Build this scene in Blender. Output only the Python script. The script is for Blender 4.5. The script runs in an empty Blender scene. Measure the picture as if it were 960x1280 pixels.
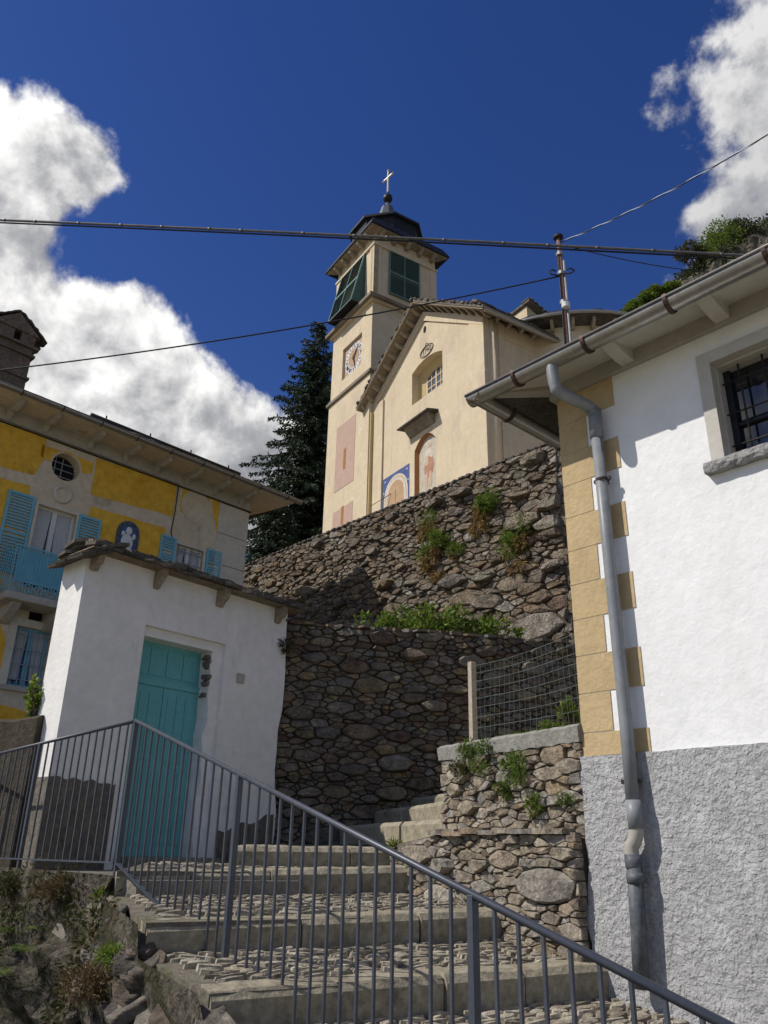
import bpy, bmesh, math, random
from mathutils import Vector, Matrix, Quaternion
from mathutils.geometry import tessellate_polygon
from mathutils import noise as mnoise

rad = math.radians
scene = bpy.context.scene
col = scene.collection

# ------------------------------------------------------------------ camera
FPX = 1000.0                     # focal length in pixels of a 960 x 1280 picture
PITCH, ROLL = rad(22.82), rad(1.18)
c_f = Vector((0, math.cos(PITCH), math.sin(PITCH)))
_u = Vector((0, -math.sin(PITCH), math.cos(PITCH)))
_x = Vector((1, 0, 0))
c_r = _x * math.cos(ROLL) + _u * math.sin(ROLL)
c_u = -_x * math.sin(ROLL) + _u * math.cos(ROLL)
cam_d = bpy.data.cameras.new('camera')
cam = bpy.data.objects.new('camera', cam_d)
col.objects.link(cam)
cam_d.sensor_fit = 'VERTICAL'
cam_d.sensor_height = 32.0
cam_d.lens = FPX / 1280 * 32.0
cam_d.clip_start = 0.05
cam_d.clip_end = 5000
cam.matrix_world = Matrix(((c_r.x, c_u.x, -c_f.x, 0), (c_r.y, c_u.y, -c_f.y, 0), (c_r.z, c_u.z, -c_f.z, 0), (0, 0, 0, 1)))
scene.camera = cam

# ------------------------------------------------------------------ light
SUN_AZ, SUN_EL = rad(180 + 81), rad(45)          # compass angle from +Y, clockwise
sun_dir = Vector((math.sin(SUN_AZ) * math.cos(SUN_EL), math.cos(SUN_AZ) * math.cos(SUN_EL), math.sin(SUN_EL)))
sd = bpy.data.lights.new('sun', 'SUN')
sd.energy = 3.2
sd.angle = rad(0.53)
sd.color = (1.0, 0.955, 0.885)
so = bpy.data.objects.new('sun', sd)
col.objects.link(so)
so.rotation_euler = (-sun_dir).to_track_quat('-Z', 'Y').to_euler()
so.location = (-20, -5, 30)
scene.view_settings.view_transform = 'Standard'
scene.view_settings.look = 'None'
scene.view_settings.gamma = 1
scene.view_settings.exposure = 0.4


def ray(px, py):
    """direction of a photo pixel, scaled to unit horizontal length"""
    d = c_r * ((px - 480) / FPX) + c_u * ((640 - py) / FPX) + c_f
    return d / math.hypot(d.x, d.y)


def atD(px, py, D):
    return ray(px, py) * D


def atz(px, py, z):
    d = ray(px, py)
    return d * (z / d.z)


# ------------------------------------------------------------------ sky
W = bpy.data.worlds.new('World')
scene.world = W
W.use_nodes = True
nt = W.node_tree
nt.nodes.clear()
NW = nt.nodes.new
LK = nt.links.new


def vmath(op, a, b=None, nt_=None):
    n = nt.nodes.new('ShaderNodeVectorMath')
    n.operation = op
    for i, v in enumerate((a, b)):
        if v is None:
            continue
        if hasattr(v, 'links'):
            nt.links.new(v, n.inputs[i])
        else:
            n.inputs[i].default_value = v
    return n


def fmath(op, a, b=None, c=None, clamp=False):
    n = nt.nodes.new('ShaderNodeMath')
    n.operation = op
    n.use_clamp = clamp
    for i, v in enumerate((a, b, c)):
        if v is None:
            continue
        if hasattr(v, 'links'):
            nt.links.new(v, n.inputs[i])
        else:
            n.inputs[i].default_value = v
    return n.outputs[0]


sky = NW('ShaderNodeTexSky')
sky.sky_type = 'NISHITA'
sky.sun_disc = False
sky.sun_elevation = SUN_EL
sky.sun_rotation = SUN_AZ
sky.altitude = 900
sky.air_density = 1.0
sky.dust_density = 0.25
sky.ozone_density = 2.5
hsv = NW('ShaderNodeHueSaturation')
hsv.inputs['Hue'].default_value = 0.520
hsv.inputs['Saturation'].default_value = 1.28
hsv.inputs['Value'].default_value = 0.84
LK(sky.outputs[0], hsv.inputs['Color'])
tc = NW('ShaderNodeTexCoord')
dirv = tc.outputs['Generated']


def cloud_noise(vec, scale, detail, rough, dist=0.0):
    n = NW('ShaderNodeTexNoise')
    n.inputs['Scale'].default_value = scale
    n.inputs['Detail'].default_value = detail
    n.inputs['Roughness'].default_value = rough
    n.inputs['Distortion'].default_value = dist
    LK(vec, n.inputs['Vector'])
    return n.outputs['Fac']


warp = NW('ShaderNodeTexNoise')
warp.inputs['Scale'].default_value = 9
warp.inputs['Detail'].default_value = 4
LK(dirv, warp.inputs['Vector'])
wv = vmath('SUBTRACT', warp.outputs['Color'], (0.5, 0.5, 0.5)).outputs[0]
ws = NW('ShaderNodeVectorMath')
ws.operation = 'SCALE'
LK(wv, ws.inputs[0])
ws.inputs['Scale'].default_value = 0.085
dw = vmath('ADD', dirv, ws.outputs[0]).outputs[0]
blobs = []   # centre pixel, angular radius, strength
for (px, py, r, s) in [(-40, 195, .105, .95), (40, 165, .062, .62), (50, 205, .07, .7), (100, 195, .055, .55), (135, 215, .03, .45), (-40, 330, .12, .95), (25, 300, .065, .6), (45, 340, .045, .5),
                       (-20, 430, .16, 1), (120, 410, .095, 1), (150, 440, .09, 1), (200, 480, .085, .95),
                       (90, 520, .15, 1), (255, 530, .080, .9), (290, 545, .070, .8), (275, 485, .030, .5), (345, 565, .065, .75), (310, 600, .12, 1), (180, 600, .16, 1),
                       (925, 45, .050, .30), (945, -10, .060, .38), (925, 130, .040, .24), (970, 150, .080, .42), (905, 205, .052, .28), (960, 245, .095, .52), (930, 275, .070, .48), (1010, 110, .12, .55), (1030, 260, .14, .65),
                       (742, 370, .016, .05)]:
    blobs.append((ray(px, py).normalized(), r, s))
rr = random.Random(5)
for i in range(34):                    # unseen clouds added over the rest of the sky, dense to raise neutral fill
    a = rr.uniform(0.9, 5.4)
    e = rr.uniform(.25, 1.0)
    blobs.append((Vector((math.sin(a) * math.cos(e), math.cos(a) * math.cos(e), math.sin(e))), rr.uniform(.08, .2), rr.uniform(.6, 1)))
acc = None
for c, r, s in blobs:
    d = vmath('DISTANCE', dw, tuple(c)).outputs['Value']
    v = fmath('MULTIPLY_ADD', d, -s / r, s)
    acc = v if acc is None else fmath('SMOOTH_MAX', acc, v, 0.25)
n1 = cloud_noise(dirv, 9, 12, .58, .15)
sunoff = vmath('ADD', dirv, tuple(sun_dir * 0.022)).outputs[0]
n2 = cloud_noise(sunoff, 9, 12, .58, .15)
n3 = cloud_noise(dirv, 5, 5, .55)
dens = fmath('ADD', acc, fmath('MULTIPLY', fmath('SUBTRACT', n1, .5), 1.75))
dens = fmath('SUBTRACT', dens, .10)
alpha = NW('ShaderNodeMapRange')
alpha.interpolation_type = 'SMOOTHSTEP'
alpha.inputs['From Min'].default_value = 0.0
alpha.inputs['From Max'].default_value = 0.26
LK(dens, alpha.inputs['Value'])
# bright where the puff faces the sun and towards its thin rim, grey in the thick core
lit = fmath('MULTIPLY', fmath('SUBTRACT', n1, n2), 2.6)
core = NW('ShaderNodeMapRange')
core.interpolation_type = 'SMOOTHSTEP'
core.inputs['From Min'].default_value = .30
core.inputs['From Max'].default_value = 1.05
LK(dens, core.inputs['Value'])
br = fmath('SUBTRACT', fmath('ADD', .78, lit), fmath('MULTIPLY', core.outputs[0], .40))
br = fmath('ADD', br, fmath('MULTIPLY', fmath('SUBTRACT', n3, .5), 1.3), clamp=True)
phase = NW('ShaderNodeMapRange')          # clouds nearer the sun scatter more light forward
phase.inputs['From Min'].default_value = .12
phase.inputs['From Max'].default_value = .48
phase.inputs['To Min'].default_value = .66
phase.inputs['To Max'].default_value = 1.0
LK(vmath('DOT_PRODUCT', dirv, tuple(sun_dir)).outputs['Value'], phase.inputs['Value'])
br = fmath('MULTIPLY', br, phase.outputs[0])
ramp = NW('ShaderNodeValToRGB')
ramp.color_ramp.elements[0].position = 0.0
ramp.color_ramp.elements[0].color = (.15, .16, .19, 1)
ramp.color_ramp.elements[1].position = 1.0
ramp.color_ramp.elements[1].color = (1.0, .99, .97, 1)
e = ramp.color_ramp.elements.new(.5)
e.color = (.40, .405, .425, 1)
LK(br, ramp.inputs['Fac'])
SKY_STRENGTH = 0.085
cs = NW('ShaderNodeMixRGB')
cs.blend_type = 'MULTIPLY'
cs.inputs['Fac'].default_value = 1
LK(ramp.outputs[0], cs.inputs['Color1'])
k = 0.84 / SKY_STRENGTH
cs.inputs['Color2'].default_value = (k, k, k, 1)
mixs = NW('ShaderNodeMixRGB')
LK(alpha.outputs[0], mixs.inputs['Fac'])
LK(hsv.outputs[0], mixs.inputs['Color1'])
LK(cs.outputs[0], mixs.inputs['Color2'])
bg = NW('ShaderNodeBackground')
bg.inputs['Strength'].default_value = SKY_STRENGTH
LK(mixs.outputs[0], bg.inputs['Color'])
wo = NW('ShaderNodeOutputWorld')
LK(bg.outputs[0], wo.inputs['Surface'])


# ------------------------------------------------------------------ materials
def mat(name, cols, scale=3.0, rough=.85, bump=.3, bscale=40, bdist=.01, rand=False, vary=.35, metallic=0.0, stretch=None,
        streak=None, detail=6, dirt=None, spec=.3, two=False, bump2=None, translucent=0.0):
    """cols: list of colours. rand -> picked per object / island, otherwise mixed by noise."""
    global nt
    m = bpy.data.materials.new(name)
    m.use_nodes = True
    nt = m.node_tree
    N = nt.nodes.new
    L = nt.links.new
    b = nt.nodes['Principled BSDF']
    geo = N('ShaderNodeNewGeometry')
    pos = geo.outputs['Position']
    vec = pos
    if stretch:
        mp = N('ShaderNodeMapping')
        mp.inputs['Scale'].default_value = stretch
        L(pos, mp.inputs['Vector'])
        vec = mp.outputs[0]

    def noise(v, s, d=detail, r=.6, dist=0):
        n = N('ShaderNodeTexNoise')
        n.inputs['Scale'].default_value = s
        n.inputs['Detail'].default_value = d
        n.inputs['Roughness'].default_value = r
        n.inputs['Distortion'].default_value = dist
        L(v, n.inputs['Vector'])
        return n.outputs['Fac']
    rp = N('ShaderNodeValToRGB')
    els = rp.color_ramp.elements
    k = len(cols)
    if rand:
        rp.color_ramp.interpolation = 'LINEAR'
    lo, hi = (0.0, 1.0) if rand else (.32, .68)
    for i, c in enumerate(cols):
        p = lo + (hi - lo) * i / max(1, k - 1)
        if i == 0:
            e = els[0]
            e.position = p
        elif i == 1:
            e = els[1]
            e.position = p
        else:
            e = els.new(p)
        e.color = (c[0], c[1], c[2], 1)
    if k == 1:
        els[1].color = (cols[0][0], cols[0][1], cols[0][2], 1)
    nz = noise(vec, scale)
    if rand:
        oi = N('ShaderNodeObjectInfo')
        s = fmath('FRACT', fmath('ADD', oi.outputs['Random'], geo.outputs['Random Per Island']))
        L(s, rp.inputs['Fac'])
    else:
        L(nz, rp.inputs['Fac'])
    out = rp.outputs[0]

    def mul(c, f):
        x = N('ShaderNodeMixRGB')
        x.blend_type = 'MULTIPLY'
        x.inputs['Fac'].default_value = 1
        L(c, x.inputs['Color1'])
        L(f, x.inputs['Color2'])
        return x.outputs[0]
    if vary:
        n2_ = noise(pos, scale * 4.7, 5, .65)
        mr = N('ShaderNodeMapRange')
        mr.inputs['From Min'].default_value = .3
        mr.inputs['From Max'].default_value = .7
        mr.inputs['To Min'].default_value = 1 - vary
        mr.inputs['To Max'].default_value = 1 + vary * .6
        L(n2_, mr.inputs['Value'])
        out = mul(out, mr.outputs[0])
        if rand:
            mr2 = N('ShaderNodeMapRange')
            mr2.inputs['From Min'].default_value = .3
            mr2.inputs['From Max'].default_value = .7
            mr2.inputs['To Min'].default_value = 1 - vary
            mr2.inputs['To Max'].default_value = 1 + vary * .5
            L(nz, mr2.inputs['Value'])
            out = mul(out, mr2.outputs[0])
    for dd in ([dirt] if dirt and isinstance(dirt[1], (int, float)) else (dirt or [])):
        dcol, ds, t0, t1, stv = dd
        mp = N('ShaderNodeMapping')
        mp.inputs['Scale'].default_value = stv
        L(pos, mp.inputs['Vector'])
        mr = N('ShaderNodeMapRange')
        mr.interpolation_type = 'SMOOTHSTEP'
        mr.inputs['From Min'].default_value = t0
        mr.inputs['From Max'].default_value = t1
        L(noise(mp.outputs[0], ds, 9, .68), mr.inputs['Value'])
        x = N('ShaderNodeMixRGB')
        L(mr.outputs[0], x.inputs['Fac'])
        L(out, x.inputs['Color1'])
        x.inputs['Color2'].default_value = (dcol[0], dcol[1], dcol[2], 1)
        out = x.outputs[0]
    L(out, b.inputs['Base Color'])
    b.inputs['Roughness'].default_value = rough
    b.inputs['Metallic'].default_value = metallic
    b.inputs['Specular IOR Level'].default_value = spec
    if bump:
        bp = N('ShaderNodeBump')
        bp.inputs['Strength'].default_value = bump
        bp.inputs['Distance'].default_value = bdist
        L(noise(vec, bscale, 7, .62), bp.inputs['Height'])
        if bump2:
            bq = N('ShaderNodeBump')
            bq.inputs['Strength'].default_value = bump2[0]
            bq.inputs['Distance'].default_value = bump2[2]
            L(noise(vec, bump2[1], 3, .5), bq.inputs['Height'])
            L(bp.outputs[0], bq.inputs['Normal'])
            L(bq.outputs[0], b.inputs['Normal'])
        else:
            L(bp.outputs[0], b.inputs['Normal'])
    if translucent:
        tr = N('ShaderNodeBsdfTranslucent')
        L(out, tr.inputs['Color'])
        ms = N('ShaderNodeMixShader')
        ms.inputs[0].default_value = translucent
        L(b.outputs[0], ms.inputs[1])
        L(tr.outputs[0], ms.inputs[2])
        L(ms.outputs[0], nt.nodes['Material Output'].inputs['Surface'])
    return m


def glass_mat(name, c, rough=.05):
    m = bpy.data.materials.new(name)
    m.use_nodes = True
    b = m.node_tree.nodes['Principled BSDF']
    b.inputs['Base Color'].default_value = (*c, 1)
    b.inputs['Roughness'].default_value = rough
    b.inputs['Specular IOR Level'].default_value = .8
    return m


MT = {}
MT['stone'] = mat('stone', [(0.176, 0.145, 0.106), (0.299, 0.255, 0.189), (0.246, 0.180, 0.119), (0.361, 0.321, 0.255), (0.202, 0.163, 0.119), (0.326, 0.238, 0.145), (0.273, 0.242, 0.198), (0.185, 0.123, 0.084), (0.405, 0.370, 0.308)], 5, .9, 1, 22, .07, rand=True, vary=.6, bump2=(.8, 8, .05))
MT['stone_warm'] = mat('stone_warm', [(.30, .25, .18), (.38, .33, .25), (.24, .19, .14), (.42, .38, .31), (.31, .23, .15), (.35, .31, .26), (.26, .24, .21)], 6, .9, .9, 30, .03, rand=True, vary=.5, bump2=(.6, 11, .02))
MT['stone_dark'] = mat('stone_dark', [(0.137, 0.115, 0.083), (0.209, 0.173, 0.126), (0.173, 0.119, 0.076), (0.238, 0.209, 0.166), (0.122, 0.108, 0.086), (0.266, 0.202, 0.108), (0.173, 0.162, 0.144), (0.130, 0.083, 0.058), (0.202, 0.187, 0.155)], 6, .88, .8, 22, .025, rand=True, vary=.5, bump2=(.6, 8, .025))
MT['stone_ochre'] = mat('stone_ochre', [(.36, .27, .14), (.30, .22, .11)], 5, .9, .8, 30, .02)
MT['mortar'] = mat('mortar', [(.05, .042, .032), (.10, .085, .065)], 5, .95, .8, 30, .03)
MT['mortar_light'] = mat('mortar_light', [(.17, .145, .11), (.26, .225, .175)], 6, .95, 1, 25, .03)
MT['cobble'] = mat('cobble', [(.34, .295, .215), (.43, .38, .29), (.26, .22, .16), (.48, .43, .34), (.37, .31, .215)], 8, .9, .8, 40, .015, rand=True, vary=.45)
MT['step_soil'] = mat('step_soil', [(.13, .11, .085), (.2, .175, .135), (.12, .12, .06)], 6, .95, .8, 40, .02)
MT['riser'] = mat('riser', [(.27, .235, .165), (.36, .32, .235)], 4, .9, .7, 35, .015, vary=.4, dirt=((.10, .09, .07), 3, .55, .75, (1, 1, 1)))
MT['white_plaster'] = mat('white_plaster', [(.76, .755, .74), (.82, .815, .80)], 2, .9, .5, 22, .010, vary=.05, bump2=(.45, 6, .016), dirt=(((.66, .65, .62), 1.1, .58, .80, (1, 1, .3)), ((.55, .52, .47), 5, .70, .80, (1, 1, .35))))
MT['gate_plaster'] = mat('gate_plaster', [(.76, .74, .69), (.83, .81, .77)], 2.2, .9, .5, 20, .012, vary=.08, dirt=(((.42, .40, .36), 2.2, .60, .80, (1, 1, .35)), ((.35, .32, .28), 9, .70, .78, (1, 1, 1))))
MT['grey_roughcast'] = mat('grey_roughcast', [(.44, .435, .43), (.54, .535, .53)], 6, .95, 1.0, 75, .02, vary=.22, bump2=(.9, 26, .03), dirt=(((.62, .62, .62), 3, .56, .72, (1, 1, .7)), ((.30, .29, .28), 2.0, .60, .80, (1, 1, .5))))
MT['quoin'] = mat('quoin', [(.46, .345, .185), (.52, .39, .215)], 3, .9, .7, 24, .012, vary=.10, dirt=(((.36, .27, .15), 2.2, .56, .78, (1, 1, .4)), ((.58, .50, .36), 6, .66, .74, (1, 1, 1))))
MT['quoin_brown'] = mat('quoin_brown', [(.36, .25, .13), (.40, .28, .15)], 3, .9, .5, 24, .01, vary=.06)
MT['soffit'] = mat('soffit', [(.50, .47, .40), (.57, .54, .47)], 3, .9, .2, 20, .01, vary=.08)
MT['cornice_grey'] = mat('cornice_grey', [(.36, .33, .28), (.40, .37, .32)], 3, .9, .25, 20, .01, vary=.1)  # darker soffit tone; shade along the wall top put into the colour
MT['window_surround'] = mat('window_surround', [(.48, .45, .40), (.54, .51, .46)], 3, .9, .4, 22, .01, vary=.08)
MT['granite'] = mat('granite', [(.22, .22, .215), (.48, .47, .45)], 30, .9, 1, 45, .03, vary=.4)
MT['copper_gutter'] = mat('copper_gutter', [(.33, .31, .28), (.41, .39, .355)], 8, .34, .1, 60, .004, metallic=.8, vary=.15)
MT['gutter_hook'] = mat('gutter_hook', [(.06, .035, .025), (.09, .05, .035)], 8, .6, .1, 30, .004, metallic=.3)
MT['pvc_grey'] = mat('pvc_grey', [(.19, .20, .21), (.24, .25, .26)], 6, .42, .08, 40, .003, vary=.12)
MT['pvc_beige'] = mat('pvc_beige', [(.36, .34, .29), (.41, .385, .33)], 6, .4, .05, 40, .003, vary=.1)
MT['pipe_dark'] = mat('pipe_dark', [(.08, .088, .098), (.15, .16, .17)], 7, .55, .2, 40, .004, vary=.4)
MT['rail_metal'] = mat('rail_metal', [(.045, .052, .068), (.065, .073, .092)], 10, .42, .06, 80, .002, metallic=.1, vary=.15, spec=.5)
MT['church'] = mat('church', [(.575, .47, .315), (.635, .525, .36)], 1.2, .92, .35, 9, .015, vary=.07, dirt=(((.50, .40, .29), 1.0, .50, .72, (1, 1, .45)), ((.66, .56, .42), 1.7, .58, .68, (1, 1, 1)), ((.36, .32, .25), 4.5, .62, .74, (1, 1, .5)), ((.46, .385, .29), 2.6, .54, .74, (1.6, 1.6, .12))))
MT['church_trim'] = mat('church_trim', [(.58, .46, .30), (.64, .51, .34)], 1.5, .92, .3, 10, .012, vary=.08)
MT['church_yellow'] = mat('church_yellow', [(.52, .40, .20), (.57, .44, .23)], 1.5, .92, .2, 10, .01, vary=.08)
MT['pink_panel'] = mat('pink_panel', [(.44, .30, .23), (.48, .335, .26)], 2, .92, .2, 12, .006, vary=.08)
MT['cornice_stone'] = mat('cornice_stone', [(.17, .14, .105), (.26, .215, .16)], 3, .9, .5, 20, .02, vary=.3)
MT['shutter_green'] = mat('shutter_green', [(.022, .075, .070), (.035, .10, .092)], 4, .55, .1, 40, .004, vary=.2)
MT['shutter_light'] = mat('shutter_light', [(.10, .19, .18), (.13, .22, .21)], 4, .55, .1, 40, .004, vary=.15)
MT['dark'] = mat('dark', [(.010, .010, .010), (.018, .017, .016)], 3, .9, 0)
MT['dark_metal'] = mat('dark_metal', [(.014, .014, .016), (.026, .026, .030)], 4, .5, .2, 12, .01, metallic=.3, vary=.3)
MT['lead'] = mat('lead', [(.09, .10, .115), (.15, .16, .18)], 4, .5, .2, 14, .01, metallic=.4, vary=.3)
MT['gilt'] = mat('gilt', [(.62, .56, .44), (.72, .66, .54)], 6, .35, .05, 40, .002, metallic=.55, vary=.1)
MT['iron'] = mat('iron', [(.03, .027, .024), (.06, .05, .042)], 12, .7, .2, 40, .003, metallic=.3, vary=.3)
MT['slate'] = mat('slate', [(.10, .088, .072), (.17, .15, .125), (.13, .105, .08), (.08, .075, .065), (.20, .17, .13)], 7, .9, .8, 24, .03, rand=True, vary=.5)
MT['beam'] = mat('beam', [(.20, .155, .105), (.30, .24, .17)], 6, .9, .6, 26, .02, vary=.35, stretch=(1, 1, 3))
MT['bracket_stone'] = mat('bracket_stone', [(.26, .21, .15), (.40, .33, .24)], 5, .9, .6, 26, .02, vary=.35)
MT['yellow_wall'] = mat('yellow_wall', [(.74, .40, .03), (.80, .47, .06), (.62, .31, .02)], 1.1, .92, .3, 14, .008, vary=.2, dirt=((.38, .20, .03), 1.4, .56, .74, (1, 1, 1)))
MT['cream_wall'] = mat('cream_wall', [(.62, .51, .35), (.70, .59, .42)], 1.4, .92, .3, 14, .01, vary=.14, dirt=((.36, .31, .23), 1.6, .56, .75, (1, 1, .6)))
MT['cream_trim'] = mat('cream_trim', [(.60, .54, .43), (.67, .61, .49)], 2, .9, .25, 16, .008, vary=.12)
MT['grey_trim'] = mat('grey_trim', [(.40, .37, .31), (.48, .44, .37)], 2, .9, .3, 16, .01, vary=.15)
MT['blue_paint'] = mat('blue_paint', [(.16, .42, .52), (.20, .47, .57)], 5, .6, .1, 40, .003, vary=.12)
MT['turq_paint'] = mat('turq_paint', [(.13, .40, .42), (.155, .45, .47)], 4, .62, .15, 50, .003, vary=.1, dirt=((.09, .29, .31), 3, .58, .78, (1, 1, .2)))
MT['white_paint'] = mat('white_paint', [(.62, .62, .59), (.70, .70, .67)], 5, .6, .05, 30, .003, vary=.08)
MT['curtain'] = mat('curtain', [(.42, .42, .42), (.60, .60, .60)], 20, .9, .3, 20, .01, vary=.2, stretch=(6, 6, .3))
MT['ceramic_blue'] = mat('ceramic_blue', [(.02, .03, .045), (.10, .15, .20)], 14, .3, .4, 30, .01, vary=.4)
MT['ceramic_white'] = mat('ceramic_white', [(.6, .6, .58), (.7, .7, .68)], 8, .3, .1, 30, .01, vary=.1)
MT['fresco_blue'] = mat('fresco_blue', [(.06, .085, .21), (.09, .12, .27)], 4, .9, .1, 20, .004, vary=.2)
MT['fresco_pale'] = mat('fresco_pale', [(.52, .45, .35), (.62, .55, .45)], 3, .9, .1, 20, .004, vary=.15)
MT['fresco_ochre'] = mat('fresco_ochre', [(.40, .26, .15), (.46, .31, .18)], 3, .9, .1, 20, .004, vary=.15)
MT['fresco_brown'] = mat('fresco_brown', [(.30, .13, .045), (.36, .17, .06)], 3, .9, .1, 20, .004, vary=.2)
MT['fresco_red'] = mat('fresco_red', [(.36, .16, .10), (.46, .25, .17)], 5, .9, .1, 20, .004, vary=.25)
MT['fresco_skin'] = mat('fresco_skin', [(.50, .34, .24), (.56, .42, .30)], 5, .9, .1, 20, .004, vary=.2)
MT['fresco_ground'] = mat('fresco_ground', [(.40, .36, .27), (.52, .47, .37), (.44, .34, .27)], 5, .9, .2, 14, .005, vary=.25)
MT['soil'] = mat('soil', [(.06, .048, .03), (.10, .08, .05), (.05, .065, .02)], 1.5, .95, .8, 12, .05, vary=.4)
MT['ground'] = mat('ground', [(.25, .215, .15), (.31, .275, .205), (.20, .185, .115)], .05, .95, .6, 3, .1, vary=.3)
MT['gravel'] = mat('gravel', [(.20, .18, .15), (.28, .25, .20)], 3, .95, .8, 30, .02, vary=.3)
MT['pale_paving'] = mat('pale_paving', [(.46, .43, .37), (.54, .50, .43)], 1, .95, .5, 10, .02, vary=.15)
MT['rock'] = mat('rock', [(.06, .048, .034), (.17, .145, .11), (.05, .05, .02), (.14, .095, .06)], 4.2, .92, 1, 24, .10, vary=.65, bump2=(1, 9, .09))
MT['rock_slab'] = mat('rock_slab', [(.20, .175, .14), (.12, .10, .08), (.26, .23, .185), (.17, .13, .095), (.14, .13, .115)], 5, .9, 1, 18, .04, rand=True, vary=.5, stretch=(1, 1, 4))
MT['crag'] = mat('crag', [(.10, .085, .065), (.055, .06, .028), (.17, .145, .115), (.05, .055, .022)], .22, .95, 1, 1.3, .4, vary=.5)
MT['leaf'] = mat('leaf', [(.13, .21, .022), (.21, .30, .04), (.09, .155, .018), (.28, .31, .06)], 4, .6, 0, rand=True, vary=.25, translucent=.35)
MT['leaf_dry'] = mat('leaf_dry', [(.40, .25, .075), (.46, .31, .11), (.24, .15, .06), (.22, .19, .065)], 4, .8, 0, rand=True, vary=.3, translucent=.25)
MT['leaf_brown'] = mat('leaf_brown', [(.15, .095, .05), (.20, .13, .06), (.11, .075, .04), (.14, .13, .04)], 4, .8, 0, rand=True, vary=.35, translucent=.2)
MT['leaf_moss'] = mat('leaf_moss', [(.055, .07, .018), (.08, .095, .025), (.10, .075, .03), (.07, .05, .022)], 4, .8, 0, rand=True, vary=.3, translucent=.2)
MT['leaf_hill'] = mat('leaf_hill', [(.035, .055, .014), (.055, .075, .022), (.07, .075, .03), (.045, .045, .02)], 1, .8, 0, rand=True, vary=.35, translucent=.2)
MT['needle'] = mat('needle', [(.026, .046, .022), (.044, .070, .032), (.032, .054, .028), (.018, .034, .018)], 2, .65, 0, rand=True, vary=.3, translucent=.15)
MT['bark'] = mat('bark', [(.06, .045, .032), (.10, .08, .06)], 5, .95, .8, 20, .03, vary=.4)
MT['fern'] = mat('fern', [(.09, .16, .02), (.14, .22, .035), (.20, .25, .06)], 4, .6, 0, rand=True, vary=.25, translucent=.35)
MT['concrete'] = mat('concrete', [(0.234, 0.222, 0.195), (0.312, 0.300, 0.265)], 6, .95, .7, 30, .02, vary=.3, dirt=((.17, .155, .12), 4, .55, .75, (1, 1, 1)))
MT['post_wood'] = mat('post_wood', [(.34, .28, .21), (.44, .37, .29)], 8, .9, .4, 30, .01, vary=.25, stretch=(1, 1, .15))
MT['wire'] = mat('wire', [(.16, .19, .17), (.22, .25, .23)], 9, .5, 0, metallic=.4, vary=.2)
MT['cable'] = mat('cable', [(.018, .018, .020), (.034, .034, .036)], 9, .55, .1, 30, .004, vary=.2)
MT['cable_grey'] = mat('cable_grey', [(.11, .105, .105), (.16, .155, .15)], 6, .5, .1, 30, .004, vary=.2)
MT['cable_pale'] = mat('cable_pale', [(.40, .45, .55), (.55, .6, .68)], 6, .5, 0, vary=.1)
MT['rust'] = mat('rust', [(.17, .085, .055), (.28, .15, .10)], 14, .75, .3, 30, .004, vary=.4)
MT['galv'] = mat('galv', [(.26, .27, .28), (.36, .37, .38)], 9, .5, .1, 30, .003, metallic=.4, vary=.25)
MT['dirt_wall'] = mat('dirt_wall', [(.050, .040, .028), (.085, .068, .045)], 4, .95, .6, 20, .03, vary=.4)
MT['base_render'] = mat('base_render', [(.13, .115, .09), (.20, .175, .14)], 4, .95, .7, 18, .03, vary=.4)
MT['chimney'] = mat('chimney', [(.13, .10, .075), (.20, .155, .115)], 3, .95, .7, 16, .03, vary=.4, dirt=((.32, .28, .23), 2.3, .6, .72, (1, 1, 1)))
MT['glass'] = glass_mat('glass', (.012, .014, .018), .04)
MT['glass_pale'] = glass_mat('glass_pale', (.10, .12, .15), .08)
MT['ink'] = mat('ink', [(.035, .03, .03), (.06, .05, .05)], 6, .9, 0)

# ------------------------------------------------------------------ scene helpers
ORG = {}


def tag(o, label=None, cat=None, group=None, kind=None):
    if label:
        o['label'] = label
    if cat:
        o['category'] = cat
    if group:
        o['group'] = group
    if kind:
        o['kind'] = kind
    return o


def thing(name, loc, label=None, cat=None, group=None, kind=None):
    o = bpy.data.objects.new(name, None)
    o.empty_display_size = .2
    col.objects.link(o)
    o.location = loc
    ORG[o.name] = Vector(loc)
    return tag(o, label, cat, group, kind)


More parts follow.
